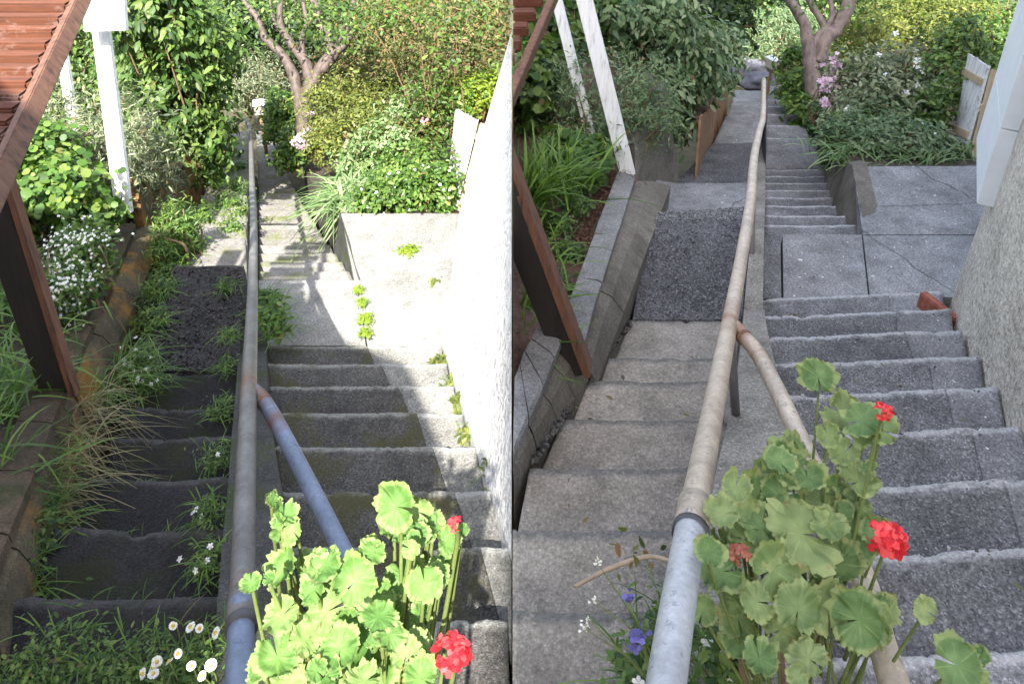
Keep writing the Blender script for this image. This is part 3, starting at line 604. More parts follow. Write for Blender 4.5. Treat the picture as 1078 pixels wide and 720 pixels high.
bush('lilac_flower', 'mauve flower spikes low beside the twisted tree trunk', 'flowers', [blob(326,150,8.6,.12,.12,.16), blob(335,122,8.9,.1,.1,.14)], 700, .04, T_OVAL, LM['mid'], -1, flowers=[('blossom', LM['lilac'], 110, .03, None)])
bush('rose_bush', 'large russet-leaved rose bush in front of the white paling fence', 'rose bush', [blob(470,60,8.1,.5,.4,.5), blob(500,30,8.4,.36,.4,.5), blob(440,40,8.6,.5,.4,.4), blob(455,115,7.9,.3,.3,.3), blob(435,145,7.6,.3,.25,.24), blob(415,20,8.8,.35,.3,.4)], 11500, .045, T_OVAL, LM['olive'], -1, flowers=[('blossom', LM['pink'], 4, .045, None)])
bush('lime_bush', 'vivid lime-green bush behind the white paling fence top', 'bush', [blob(500,100,7.9,.22,.2,.2), blob(515,92,8.1,.14,.2,.2)], 3400, .045, T_OVAL, LM['lime'], -1)
bush('variegated_shrub', 'pale variegated shrub between the yellow-green rose bush and the glossy low shrub', 'shrub', [blob(400,150,7.4,.3,.25,.2), blob(425,120,7.8,.22,.2,.26), blob(372,165,7.5,.2,.2,.16)], 3600, .045, T_OVAL, LM['pale'], -1)
t = thing('arching_rose', 'tall arching bare-caned rose rising above the russet rose bush', 'rose bush'); mb = MB(); lp = []
for k in range(7):
    a = P(430+RNG.random()*70, 150, 7.7); b = a + [RNG.normal()*.25, -.05, 1.0+.5*RNG.random()]; c = b + [RNG.normal()*.35, -.1, .2-.3*RNG.random()]; c[0] = min(c[0], -.08); b[0] = min(b[0], -.08); a[0] = min(a[0], -.08)
    mb.tube([a, (a+b)/2+RNG.normal(size=3)*.04, b, c], [.008,.006,.005,.003], 6, res=5)
    for q in range(230): u = RNG.random(); lp.append((a*(1-u)+b*u if u < .6 else b*(1-u)+c*u) + RNG.normal(size=3)*.12)
mb.build('stem', M['twig'], t); lp = np.array(lp); scatter('foliage', lp, RNG.normal(size=lp.shape)+[0,-.4,.7], .055*(.5+RNG.random(len(lp))), T_OVAL, LM['bright'], t, -1)
bush('dark_tree', 'dark shaded tree at the top between climber and twisted limbs', 'tree', [blob(245,20,15.5,.8,.6,.8), blob(270,40,16,1.0,.6,.7), blob(330,30,15.5,1.0,.6,.8)], 6500, .12, T_OVAL, LM['dark'], -1)
bush('mid_tree', 'olive tree filling the background behind the rose bushes', 'tree', [blob(400,40,12,1.0,.6,.8), blob(480,20,12.5,1.0,.6,.8), blob(430,90,11,.9,.5,.5), blob(530,30,12.5,.3,.6,.9), blob(380,85,12,.7,.5,.5)], 14000, .075, T_OVAL, LM['olive'], -1)
bush('hedge_tree', 'leafy green tree behind the thin white post at upper left', 'tree', [blob(40,70,9.5,.8,.5,.7), blob(110,40,9.5,.8,.5,.8), blob(140,90,9,.5,.4,.6), blob(95,95,9.2,.7,.4,.5), blob(10,110,9,.7,.4,.5)], 15000, .08, T_OVAL, LM['mid'], -1, droop=.5)
bush('far_thicket', 'distant shady thicket at the top left corner beyond everything', 'thicket', [blob(150,0,18,3,1,1.6), blob(30,0,18,3,1,1.8), blob(320,10,19,2.5,1,1.5), blob(450,0,19,2.4,1,1.6), blob(240,60,18,1.4,.6,.9), blob(400,60,18,2,.6,.8)], 12000, .17, T_OVAL, LM['dark'], -1)
# strap grass in the shade at far left, dry grass, weeds
t = thing('grass_clump', 'dark long-bladed grass clump left of the black timber brace', 'grass clump')
blades('blades', np.concatenate([around(P(5,430,3.4), 160, .10,.16,.03), around(P(8,330,4.2), 220, .13,.2,.03), around(P(-20,520,2.8), 60, .06,.1,.02)]), .36, .014, LM['grassg'], t, spread=.45, droop=.8, side=-1)
t = thing('dry_grass_clump', 'straw-coloured dry grass flopping over the dark steps', 'grass clump')
blades('blades', np.concatenate([around(P(45,515,3.05), 150, .07,.14,.02), around(P(80,445,3.5), 100, .05,.12,.02)]), .27, .005, LM['dry'], t, lean=(.5,-.1,-.1), spread=.5, droop=1.3, side=-1)
blades('green_blades', np.concatenate([around(P(30,525,3.0), 90, .07,.12,.02), around(P(120,400,3.95), 100, .05,.16,.02)]), .22, .007, LM['grassg'], t, lean=(.3,0,0), spread=.6, droop=.9, side=-1)
def weed(label, spots, n, size, mat, side, tpl=T_OVAL, h=.06, flowers=None, name='weed_patch', group=None, grass=0, gl=.12):
    t = thing(name, label, 'weeds', group); bl = [blob(x, y, z, r, r*.9, h) for (x, y, z, r) in spots]
    p, nn = clumped(bl, n, .1, .35, 10); nn = nn+np.array([0,0,.8]); scatter('foliage', p, nn, size*(.5+.9*RNG.random(len(p))), tpl, mat, t, side)
    if grass: blades('blades', np.concatenate([around(P(x, y, z)-[0,0,h*.6], grass, r*.6, r*.6, .01) for (x, y, z, r) in spots]), gl, .006, LM['grassg'], t, spread=.7, droop=.8, side=side)
    if flowers:
        for (nm, m, k, s) in flowers: flower_dots(nm, p, nn, m, k, s, None, t, side)
    return t
weed('weeds with white flowers along the mossy wall foot above the dark steps', [(158,335,4.8,.08),(146,375,4.4,.08),(168,302,5.1,.08),(152,398,4.2,.08),(176,286,5.4,.07)], 1300, .028, LM['mid'], -1, h=.07, grass=90, gl=.17, flowers=[('blossom', LM['white'], 18, .013)])
weed('dark leafy weeds in the lower left corner of the photo', [(5,575,2.65,.14),(25,545,2.8,.10),(0,520,2.9,.12),(-10,620,2.5,.14)], 1900, .03, LM['mid'], -1, h=.07, grass=130, gl=.17)
weed('weed fringe along the handrail side of the dark steps', [(238,300,5.1,.05),(240,350,4.6,.06),(238,385,4.4,.06),(232,430,3.85,.07),(228,480,3.3,.07),(222,540,2.8,.07),(222,590,2.5,.06)], 1100, .018, LM['mid'], -1, h=.04, grass=60, gl=.09, flowers=[('blossom', LM['white'], 9, .011)])
weed('daisies in leafy weeds at the near bottom of the dark steps', [(190,715,1.93,.11),(150,700,2.0,.09),(215,690,2.02,.07),(110,715,1.95,.1),(60,700,2.0,.12),(20,715,1.95,.1)], 1700, .018, LM['mid'], -1, h=.035, name='daisy_patch', grass=60, gl=.09)
def daisies(label, spots, side, rad0=.016):
    for i, (x, y, z) in enumerate(spots):
        t = thing('daisy', label[0], 'daisy', label[1]); c = P(x, y, z); nv = norm(np.array([RNG.normal()*.55, -.45+.4*RNG.normal(), .75])); rad = rad0*(.75+.45*RNG.random()); c = c + RNG.normal(size=3)*.012 + [0,0,.025]; u = norm(np.cross(nv, [.2,.3,.9])); v = np.cross(nv, u)
        a = np.arange(13)*2*math.pi/13; al = np.cos(a)[:,None]*u+np.sin(a)[:,None]*v
        scatter('petals', np.repeat(c[None], 13, 0)+al*.003, np.repeat(nv[None], 13, 0)+RNG.normal(size=(13,3))*.1, rad, T_PETAL, LM['white'], t, side, along=al)
        mb = MB(); mb.tube([c-nv*.001, c+nv*.005], [.005, .0035], 10); o = mb.build('flower_centre', LM['yellow'], t); at_ = o.data.attributes.new('rnd','FLOAT','FACE'); at_.data.foreach_set('value', [.5]*len(o.data.polygons))
        mb = MB(); mb.tube([c-nv*.002, c-nv*.03-[0,0,.03], c-[.01,-.02,.12]], .0016, 5, res=3); mb.build('stem', M['stem'], t)
daisies(('white daisy with yellow centre in the patch at the bottom of the dark steps', 'white daisies at the near bottom of the dark steps'), [(182,670,1.92),(207,671,1.95),(213,674,1.93),(230,680,1.9),(190,694,1.87),(175,700,1.86),(158,708,1.86),(184,711,1.84),(148,716,1.84),(211,712,1.84),(218,708,1.83),(200,718,1.83),(167,716,1.83)], -1, .0098)
weed('bright sunlit grass tuft on the kerb beside the small landing', [(283,330,4.9,.08),(288,345,4.8,.07),(284,315,5.05,.07)], 500, .05, LM['bright'], -1, h=.07, grass=70, gl=.2)
weed('green moss and grass line along the seam of the pale platform', [(383,350,5.0,.04),(384,335,5.15,.045),(381,318,5.3,.035),(378,305,5.45,.03)], 900, .022, LM['lime'], -1, h=.018, grass=20, gl=.05)
weed('small green tuft alone on the pale platform', [(430,264,5.92,.07)], 260, .03, LM['lime'], -1, h=.015, grass=20, gl=.05)
weed('yellow-green weeds along the white wall base beside the shadow edge', [(468,385,4.75,.07),(478,405,4.4,.05),(490,425,4.05,.06),(500,455,3.7,.06),(458,300,5.6,.06),(472,288,5.8,.06),(525,490,3.2,.05)], 1300, .035, LM['gold'], -1, h=.04, grass=22, gl=.11)
weed('sunlit weeds on the path edge beyond the dark landing', [(200,262,5.9,.1),(182,272,5.6,.1),(245,235,6.6,.1),(248,215,7.2,.1),(250,195,8.1,.1),(252,175,9.3,.1),(215,225,7.0,.08),(225,190,8.4,.1),(240,160,9.8,.12),(232,210,7.6,.07)], 3200, .036, LM['bright'], -1, h=.1, grass=24, gl=.18)

# grit, leaf litter
T_STONE = (np.array([(.5,0,0),(-.5,.05,0),(0,.42,.05),(.05,-.4,0),(0,0,.35),(0,.05,-.3)]), [(0,2,4),(2,1,4),(1,3,4),(3,0,4),(2,0,5),(1,2,5),(3,1,5),(0,3,5)])
def grit(name, quads, n, size, mat, side):
    pp = []
    for q in quads:
        a, b, c, d = [np.array(P(*k)) for k in q]; u, v = RNG.random((n,1)), RNG.random((n,1)); pp.append((a*(1-u)+b*u)*(1-v)+(d*(1-u)+c*u)*v + [0,0,.004])
    p = np.concatenate(pp); o = scatter(name, p, RNG.normal(size=p.shape)*.4+[0,0,1], size*(.4+RNG.random(len(p))**3*1.6), T_STONE, mat, None, side); return kind(o, 'stuff')
grit('gravel', [((668,334,Z_AR),(781,334,Z_AR),(789,232,fl(336,Z_AR,232)),(685,232,fl(336,Z_AR,232))),((690,232,fl(336,Z_AR,232)),(789,232,fl(336,Z_AR,232)),(790,218,fl(336,Z_AR,232)+.25),(692,224,fl(336,Z_AR,232)+.15))], 4200, .0105, leafmat('loose stone chip', [(.05,.05,.053),(.11,.11,.115),(.17,.17,.18),(.28,.28,.29)], 0, .9, .2), 1)
grit('gravel', [((142,389,zl(390)),(250,389,zl(390)),(256,282,fl(390,zl(390),282)),(186,282,fl(390,zl(390),282)))], 1800, .014, leafmat('dirty stone chip', [(.012,.011,.011),(.03,.028,.028),(.06,.055,.055),(.10,.09,.09)], 0, .9, .2), -1)
grit('grit', [((820,b+1.5,zr(b)-.02),(1050,b+1.5-9,zr(b)-.02),(1050,b+14-9,zr(b)-.16),(820,b+14,zr(b)-.16)) for b in (580,510,455,414,380,353,331)], 60, .010, leafmat('pale grit', [(.2,.2,.2),(.45,.45,.44),(.08,.075,.07)], 0, .9, .2), 1)
gb_ = []
for y, a, b in ((427,128,246),(458,120,245),(500,100,243),(553,62,237),(625,5,232)):
    nn_ = 46; xx = a+(b-a)*RNG.random(nn_); gb_.append(np.array([P(x, y-1, zl(y)) + [0,.04,-.15] for x in xx]))
kind(blades('grass', np.concatenate(gb_), .075, .005, LM['grassg'], None, spread=.7, droop=.9, side=-1), 'stuff')
grit('gravel', [((560,486,2.70),(566,486,2.70),(600,432,3.13),(594,432,3.13)),((612,402,3.45),(620,402,3.45),(668,338,4.40),(660,338,4.40))], 260, .022, leafmat('dark crumbled mortar', [(.02,.019,.018),(.05,.047,.044),(.09,.085,.08)], 0, .9, .2), 1)
kind(scatter('leaf_litter', np.concatenate([around(P(x, y, z)+[0,0,.012], n_, .35,.25,.004) for x, y, z, n_ in ((640,420,3.25,26),(620,570,2.2,20),(920,400,3.45,22),(960,600,2.05,16),(750,210,6.0,14),(850,280,5.2,12))]), RNG.normal(size=(110,3))*.25+[0,0,1], .03*(.4+RNG.random(110)), T_OVAL, leafmat('fallen leaf', [(.07,.045,.025),(.16,.10,.05),(.10,.11,.04)], .1), None, 1), 'stuff')
# geraniums
def geranium(label, leaves_, heads, buds, root, mat, side, twist=0):
    t = thing('geranium', label, 'geranium'); NA, NRi = 72, 8; V, Fc, LR, LA, RN = [], [], [], [], []; st = MB(); root = np.array(root)
    leaves_ = [(x, y, d*.92, z) for x, y, d, z in leaves_] + [(x+RNG.normal()*d*.42, y+RNG.normal()*d*.42, d*(.5+.25*RNG.random()), z+.02+RNG.normal()*.03) for x, y, d, z in leaves_ if RNG.random() < .75]
    for (x, y, d, z) in leaves_:
        c = P(x, y, z); rad = d*z/F/2*(.75+.42*RNG.random()); view = norm(-c); nv = norm(np.array([0,0,.75]) + view*.75 + RNG.normal(size=3)*np.array([.5,.4,.3])); a0 = RNG.random()*6.28
        u = norm(np.cross(nv, [.3,.8,.2])); v = np.cross(nv, u); rn = RNG.random(); b = len(V); cup = .05+.35*RNG.random(); rip = .015+.04*RNG.random(); ph = RNG.random(5)*6
        V.append(tuple(c-nv*rad*cup*.34)); LR.append(0); LA.append(1)
        for j in range(1, NRi+1):
            rj = (j/NRi)**.8
            for i in range(NA):
                th = -math.pi*.965 + 2*math.pi*.965*i/(NA-1); lob = abs(math.cos(3.5*th)); rr = .86 + .12*lob**.8*(1+.5*math.sin(2.3*th+ph[3])) + .035*math.cos(24*th+ph[0]) + .03*math.cos(37*th+ph[4]) + .07*math.sin(2*th+ph[1])
                if abs(th) > 2.5: rr *= 1-.25*((abs(th)-2.5)/.64)
                r_ = rad*rj*(rr if j == NRi else (rr*.6+.4 if j >= NRi-1 else 1)*(.97))
                zz = rad*(cup*rj**2 + rip*rj**1.6*math.cos(7*th+.0) + .16*rj*rj*math.sin(3*th+ph[2]) + .18*rj*rj*math.cos(th+ph[3]) + .06*rj**4*math.cos((11+int(4*ph[3]/6))*th+ph[4]) + .05*rj**3*math.cos(21*th+ph[0]) + (.10+.22*rj)*rj*fbm(math.cos(th)*rj*2.6+ph[1]*7, math.sin(th)*rj*2.6+ph[2]*7, 3)) - rad*cup*.3
                q = c + u*(r_*math.cos(th+a0)) + v*(r_*math.sin(th+a0)) + nv*zz; V.append(tuple(q)); LR.append(rj)
                dv = abs((th*3.5/math.pi) - round(th*3.5/math.pi)); LA.append(min(1, dv*(.25+rj)*1.4))
        fs = [(b, b+1+i, b+2+i) for i in range(NA-1)] + [(b+1+(j-1)*NA+i, b+1+j*NA+i, b+2+j*NA+i, b+2+(j-1)*NA+i) for j in range(1, NRi) for i in range(NA-1)]
        Fc += fs; RN += [rn]*len(fs)
        m1 = c - nv*rad*.6 - [0,0,rad*.5]; m2 = (m1+root)/2 + RNG.normal(size=3)*.02; st.tube([c-nv*(rad*cup*.34+.003), m1, m2], [.0016,.0024,.0035], 7, res=5, mi=0)
    V = [(side*max(side*p[0], .006), p[1], p[2]) for p in V]
    me = bpy.data.meshes.new('foliage'); me.from_pydata(V, [], Fc); me.update(); me.polygons.foreach_set('use_smooth', [True]*len(Fc))
    for nm, dom, val in (('lr','POINT',LR),('la','POINT',LA),('rnd','FACE',RN)): a = me.attributes.new(nm, 'FLOAT', dom); a.data.foreach_set('value', val)
    mesh_obj('foliage', me, mat, t); st.build('leaf_stalk', M['stem'], t)
    wd = MB()
    for k in range(7):
        x, y, d, z = leaves_[(k*5) % len(leaves_)]; e = P(x, y, z+.05); e = e*.75+root*.25; md = (e+root)/2+RNG.normal(size=3)*.035
        wd.tube([root+RNG.normal(size=3)*.03, md, e], [.010,.008,.005], 9, res=6, wob=.2)
    wd.build('stem', M['twig'], t)
    for hd in heads:
        (x, y, d, z, m) = hd; c = P(x, y, z); rad = d*z/F/2; n = max(7, int(26*(d/48)**1.2)); pp, pn, al, sz = [], [], [], []; view = norm(-c); ax = norm(view*.7+np.array([0,0,.6]))
        for k in range(n):
            dd = norm(RNG.normal(size=3)); dd = dd if dd@ax > -.25 else -dd; cc = c + dd*rad*.68*np.array([1,.9,.8]); nv = norm(dd+ax*.25); u = norm(np.cross(nv, RNG.normal(size=3))); v = np.cross(nv, u)
            for j in range(5):
                a = j*1.257+RNG.normal()*.12; pp.append(cc); al.append(u*math.cos(a)+v*math.sin(a)+nv*.25); pn.append(nv+RNG.normal(size=3)*.25); sz.append(rad*.42*(.8+.4*RNG.random()))
        h = scatter('flower_head', pp, pn, np.array(sz), T_PETAL, m, t, 0, along=np.array(al))
        mb = MB(); mb.tube([c-ax*rad*.3, c-ax*rad*1.6-[0,0,.03], (c*.55+root*.45)], [.0028,.003,.004], 7, res=5); mb.build('flower_stalk', M['stem'], t)
    return t
LG = [(288,527,24),(300,541,30),(308,559,32),(299,597,47),(264,613,30),(342,594,50),(373,612,54),(390,577,38),(400,628,42),(297,647,46),(345,643,78),(320,673,54),(292,690,64),(357,682,64),(398,649,42),(410,667,48),(393,700,64),(428,688,48),(437,676,38),(417,533,48),(438,538,42),(416,557,42),(437,563,32),(460,553,38),(472,568,30),(427,607,48),(447,613,52),(459,606,32),(383,716,50),(350,716,54),(443,712,44),(303,719,44),(330,620,40),(365,655,45),(270,705,40),(415,640,34)]
LG = [(x, y, d, .93 - .0004*(y-520) + RNG.normal()*.025) for x, y, d in LG]
geranium('sunlit bright-leaved geranium in front of the dark shaded steps', LG, [(480,551,21,.9,LM['red']),(475,687,46,.84,LM['red']),(333,708,24,.82,LM['dred'])], [], (-.22,.50,-1.9), LM['ger_l'], -1)

# ================================================================== RIGHT PLACE: cleared, in open shade
t = thing('concrete_steps', 'clean blue-grey aggregate concrete flight right of the tan handrail', 'steps')
xl = [(247,805),(313,802),(353,804),(414,818),(455,826),(510,836),(580,846),(690,855),(860,865)]
xj = [(313,936),(331,943),(353,951),(380,976),(414,995),(455,1021),(510,1055),(580,1100),(690,1180),(860,1300)]
xr = [(313,992),(353,1012),(380,1030),(410,1047),(455,1074),(510,1112),(580,1170),(690,1270),(860,1430)]
ny = [860, 690, 583, 512, 457, 415, 382, 354, 332, 313.5]; tl = lambda a, b: .042*(b-a)
flight(t, [(y, zr(y), interp(xl, y), interp(xj, y), tl(interp(xl, y), interp(xj, y))) for y in ny], M['step_r'], nx=72)
for a, b in zip(ny[:-1], ny[1:]):
    q = lambda y, x: P(x, y-tl(interp(xl, y), x), zr(y))
    step_mesh('edging', q(a, interp(xj, a)+.1), q(a, interp(xr, a)), q(b, interp(xj, b)+.1), q(b, interp(xr, b)), M['edge_r'], t, nx=10)
Z0 = zr(313.5); f0 = lambda y: fl(313.5, Z0, y)
slab('landing', [P(825,314,Z0-.004), P(914,313,Z0-.004), P(907,247,f0(247)), P(824,247,f0(247))], M['plat_r'], t)
slab('landing', [P(803,314,Z0-.004), P(822.6,314,Z0-.004), P(821.6,247,f0(247)), P(805,247,f0(247))], M['step_r'], t)
K3 = (247-63.6)*f0(247); z3 = lambda y: K3/(y-63.6)
ny = [247,236,226,216,207.5,199.5,192,185,178]; xr3 = [(247,911),(228,893),(205,880),(178,866)]
flight(t, [(y, z3(y), 805, interp(xr3, y)) for y in ny], M['step_r'], nx=16)
flight(t, [(178,z3(178),806,866),(145,fl(178,z3(178),145),807,855),(132,10.1,807,847),(120,10.6,808,842),(112,11.2,808,838),(105,12.0,808,835),(97,12.8,808,831),(90,13.5,808,828),(78,15,806,824)], M['step_r'], 'landing', nx=14)
t = thing('concrete_platform', 'cracked grey concrete platform between garden bed and cream roughcast house', 'platform')
slab('slab', [P(916,313,Z0-.006), P(1012,313,Z0-.006), P(1040,248,f0(248)), P(908.6,248,f0(248))], M['plat_r'], t, depth=.35)
slab('slab', [P(908.4,247,f0(247)), P(1042,247,f0(247)), P(1050,175,f0(175)), P(898,175,f0(175))], M['plat_r'], t, depth=.35)
mb = MB(); zb = f0(175); A, B_, C_ = P(912,247.6,f0(247)), P(897,174,zb), P(866,161,z3(178)+.1)
A2 = A+[-.05,0,-.3]; B2 = B_+[-.14,0,-.95]; C2 = P(866,188,z3(183)); th = np.array([.15,.05,0])
for q in ((A, B_, B2, A2), (B_, C_, C2, B2)):
    mb.add([*q, *[p+th for p in q]], [(0,1,2,3),(4,5,6,7),(0,1,5,4),(1,2,6,5),(2,3,7,6),(3,0,4,7)])
mb.build('retaining_face', M['wall_r'], t)
# left flight
t = thing('concrete_steps', 'buff worn concrete flight left of the tan handrail beside the block wall', 'steps')
xl = [(336,664),(375,640),(400,620),(440,594),(490,558),(520,539.6),(900,539.6)]; xr = [(336,781),(375,777),(440,768),(490,757),(555,743),(640,725),(740,705),(880,690)]
ny = [880, 740, 640, 555, 490, 440, 400, 375, 336]
flight(t, [(y, zr(y), interp(xl, y), interp(xr, y)) for y in ny], M['old_r'], edge=.006, rough=.006)
Z1 = zr(336); f1 = lambda y: fl(336, Z1, y)
slab('asphalt_landing', [P(666,336.5,Z1-.005), P(781,336.5,Z1-.005), P(791,230,f1(230)), P(683,230,f1(230))], M['asphalt_r'], t, rough=.012, n=24)
flight(t, [(230,f1(230),685,791),(192,6.9,699,793)], M['plat_r'], 'landing', nx=14)
flight(t, [(192,6.9,697,793),(150,9.3,752,797)], M['asphalt_r'], 'landing', nx=14)
flight(t, [(150,9.3,748,797),(122,10.5,764,801),(108,11.6,770,803),(95,13,774,805)], M['plat_r'], 'landing', nx=14)
strip('concrete_kerb', 'sandy concrete kerb under the tan handrail between the two clean flights', [(860,690,866),(690,714,856),(580,736,847),(512,751,837),(457,764,827),(415,772,819),(382,777,811),(354,780,805),(336,781.5,803)], zr, M['strip_r'], .07)
strip('concrete_kerb', 'long thin grey kerb below the upper end of the tan handrail', [(335.5,782,802.5),(313,784,802.5),(290,786,803),(247,791,804),(215,793,805),(178,796,805.5),(150,799,806.5)], lambda y: f1(y) if y > 240 else z3(y), M['strip_r'], .03)
t = thing('retaining_wall', 'clean grey block retaining wall beside the buff steps, capped with flat blocks', 'wall')
ribbon_wall('wall_section', [(628,406,3.50),(706,196,6.1)], [(610,362,3.40),(668,183,6.0)], [(584,356,3.45),(650,182,6.05)], 'wall_r', t)
ribbon_wall('wall_section', [(621,396,3.5),(541,512,2.55)], [(592,348,3.3),(541,474,2.5)], [(565,343,3.3),(540.5,400,2.92)], 'wall_r', t)
# cracks and dark gaps as mortar chips along the wall foot
t = thing('retaining_wall', 'tall pointed grey concrete wall above the asphalt landing', 'wall')
mb = MB(); W = [P(672,196,6.35), P(722,194,7.1), P(701,86,6.95), P(668,152,6.3)]; bk = np.array([-.16,.22,0])
W[0] -= [0,0,.3]; W[1] -= [0,0,.3]
mb.add([*W, *[w+bk for w in W]], [(0,1,2,3),(4,5,6,7),(0,1,5,4),(1,2,6,5),(2,3,7,6),(3,0,4,7)]); mb.build('wall_section', M['wall_r'], t)
mb = MB(); c = P(690,206,6.6); mb.box(c-[0,0,.08], (.34,.5,.2), -.3, bev=.015); mb.build('footing', M['plat_r'], t)
def palings(label, top, bot, z0, z1, n, side):
    t = thing('paling_fence', label, 'fence')
    for i in range(n):
        s = (i+.5)/n; z = z0*(1-s)+z1*s; a = P(top[0][0]*(1-s)+top[1][0]*s, top[0][1]*(1-s)+top[1][1]*s, z); b = P(bot[0][0]*(1-s)+bot[1][0]*s, bot[0][1]*(1-s)+bot[1][1]*s, z)-[0,0,.1]
        L = abs(z1-z0)/n*.86; mb = MB(); mb.beam(b, a+[0,0,.03*RNG.random()], .022, L, up=(.33,.94,0)); mb.build('paling', M['palings'], t)
palings('brown timber paling fence under the shaded climber beside the far landing', ((737,125),(766,92)), ((733,186),(766,128)), 7.6, 12, 13, 1)
palings('orange timber paling fence under the sunlit climber beside the far dark steps', ((202,165),(216,140)), ((201,212),(216,180)), 8.1, 10.2, 7, -1)
RB = [(541,404,2.95),(563,343,3.35),(600,325,3.86),(622,240,5.25),(652,182,6.1),(668,152,6.6),(700,110,7.4),(735,125,7.9),(766,95,12)]
bank('garden_bank', RB, [(0.01,0,-.03),(-.25,0,.02),(-.5,0,.08),(-1.0,0,.25),(-1.6,0,.45),(-2.4,0,.6)], M['mulch'], 1)
kind(slab('garden_bed', [P(899,174.5,zb)-[0,-.01,.02], P(1080,174.5,zb)-[0,-.01,.02], P(1200,100,10)-[0,0,.2], P(868,100,10)-[0,0,.4]], M['soil'], None, depth=1.2, n=20, rough=.04), 'structure')
kind(slab('garden_bed', [P(868,100,10.01)-[0,0,.4], P(1200,100,10.01)-[0,0,.2], P(1300,70,17), P(850,80,17)], M['soil'], None, depth=1.2, n=20, rough=.05), 'structure')
# roughcast house on the right
t = thing('roughcast_house', 'cream roughcast house corner with pale painted block edge', 'house')
pts = [(1003,312),(1012,345),(1030,378),(1047,408),(1074,453),(1120,520),(1200,620),(1330,800)]
gb = [P(x, y, zr(y) if y > 313 else Z0) for x, y in pts]; Vv = []; f = []
for p in gb: Vv += [p-[0.02,0,.6], p+[.0,0,.02], p+[.02,0,.6], p+[.03,0,2.4], p+[.03,0,5.0]]
k = 5
for i in range(len(gb)-1):
    for c in range(k-1): f.append((i*k+c, i*k+c+1, (i+1)*k+c+1, (i+1)*k+c))
b0 = len(Vv); e0, e1 = gb[0], gb[-1]
Vv += [e0+[3.5,.6,-.6], e0+[3.5,.6,5.0], e1+[3.5,0,-.6], e1+[3.5,0,5.0]]
f += [(0,1,2,3,4,b0+1,b0), tuple((len(gb)-1)*k+c for c in range(k))+(b0+3,b0+2), (b0,b0+1,b0+3,b0+2), tuple(i*k+4 for i in range(len(gb)))+(b0+3,b0+1)]
mb = MB(); mb.add(Vv, f); mb.build('wall', M['stucco_r'], t)
dv = norm(gb[1]-gb[0])*np.array([1,1,0]); nvv = norm(np.cross(dv, [0,0,1])); nvv = nvv if nvv[0] < 0 else -nvv
for i in range(7):
    h0 = .88+i*.5; mb = MB(); c = gb[0] - dv*.17 - nvv*.085 + np.array([0,0,h0+.245]); ang = math.atan2(dv[1], dv[0]); mb.box(c, (.92,.30,.494), ang, bev=.003); mb.build('corner_block', M['block_r'], t)
mb = MB(); mb.box(P(995,331,4.62)-[0,0,.06], (.06,.36,.2), .35, bev=.008); tag(mb.build('brick_edge', M['brick']), 'broken red brick at the foot of the cream roughcast house', 'brick')
fence('leaning weathered paling fence panel beside the pale painted block corner', (1021,57), (1043,71), (1004,158), (1017,164), 7.5, 6.85, 7, ((1047,74),(1022,172),6.8,.045), 1)
post('thick pale timber post in the shade standing on the clean block wall', (607,-34,5.7), (661,184,6.1), .125, d=.07)
post('thin shaded timber post half hidden by creeper behind the thick one', (580,-25,5.9), (624,152,6.25), .085, d=.05)
t = thing('timber_brace', 'dark raking timber brace with lighter strip footed on the clean block wall', 'brace')
mb = MB(); mb.beam(P(505,130,2.9), P(606,388,3.36), .13, .1, up=(0,1,.3)); clip(mb.build('core', M['dark_wood'], t), 1); mb = MB(); mb.beam(P(508,90,2.85), P(619,389,3.33), .035, .11, up=(0,1,.3)); clip(mb.build('cover_strip', M['brown_wood'], t), 1)
timber_stairs('stub of red timber treads in the shade above the creeper', [(579-i*7.5, -14+i*15, 4.25-.11*i) for i in range(6)], 0, M['red_wood'], 1, sa=(588,-14,4.2), sb=(530,122,3.4), depth=.10, th=.055, sw=.085)
rail('long worn tan pipe handrail with grey lower end and forked branch between clean flights',
     ([(728,552,1.36),(748,445,1.85),(768,340,2.6),(780,275,3.25),(790,213,4.1),(794,165,5.2),(799,140,6.0),(803,124,6.9),(804,84,9.6)], [(680,900,.84),(702,715,1.03),(728,550,1.365)]),
     [(768,340,2.6),(781,352,2.55),(800,376,2.43),(845,468,2.0),(905,600,1.55),(932,690,1.32),(960,780,1.18)], .028, (M['pipe_r'], M['pipe_rb'], M['pipe_r']),
     ((732,530,1.43),(727,562,1.34)), [((768,344,2.62),(775,441,3.0)),((794,168,5.15),(791,290,4.95))], zr, 1)
letterbox('small cream letterbox at the foot of the shaded steps', 813, 67, 12.5, 1, .14)
tree('smooth forked tree in the shade above the lilac flowers', [
  ([(858,112),(856,90),(853,62),(850,40)], .10, .08), ([(850,42),(846,24),(836,8),(824,-10)], .075, .05), ([(852,60),(860,40),(868,30),(858,12),(846,-10)], .06, .035), ([(862,66),(868,42),(880,30),(891,10),(896,-12)], .10, .07), ([(868,34),(876,16),(872,-10)], .04, .03), ([(862,112),(866,86),(867,55),(866,36)], .07, .06)],
  10.2, [blob(850,-22,10.8,1.3,.8,.3), blob(905,-14,10.8,.7,.6,.2)], 1500, .09, LM['mid'], 1)
bush('silver_shrub', 'shaded grey-green shrub behind the thick pale post', 'shrub', [blob(675,85,6.6,.27,.3,.32), blob(650,120,6.4,.3,.3,.36), blob(690,120,6.7,.2,.25,.26), blob(598,100,6.3,.3,.3,.35), blob(625,140,6.2,.3,.25,.22)], 9000, .055, T_SLIM, LM['bluish'], 1)
bush('creeper', 'broad-leaved creeper hanging beside the shaded red treads', 'creeper', [blob(570,50,6.7,.22,.25,.5), blob(558,100,6.2,.14,.2,.4), blob(600,20,7.4,.35,.25,.35)], 5500, .062, T_ROUND, LM['mid'], 1)
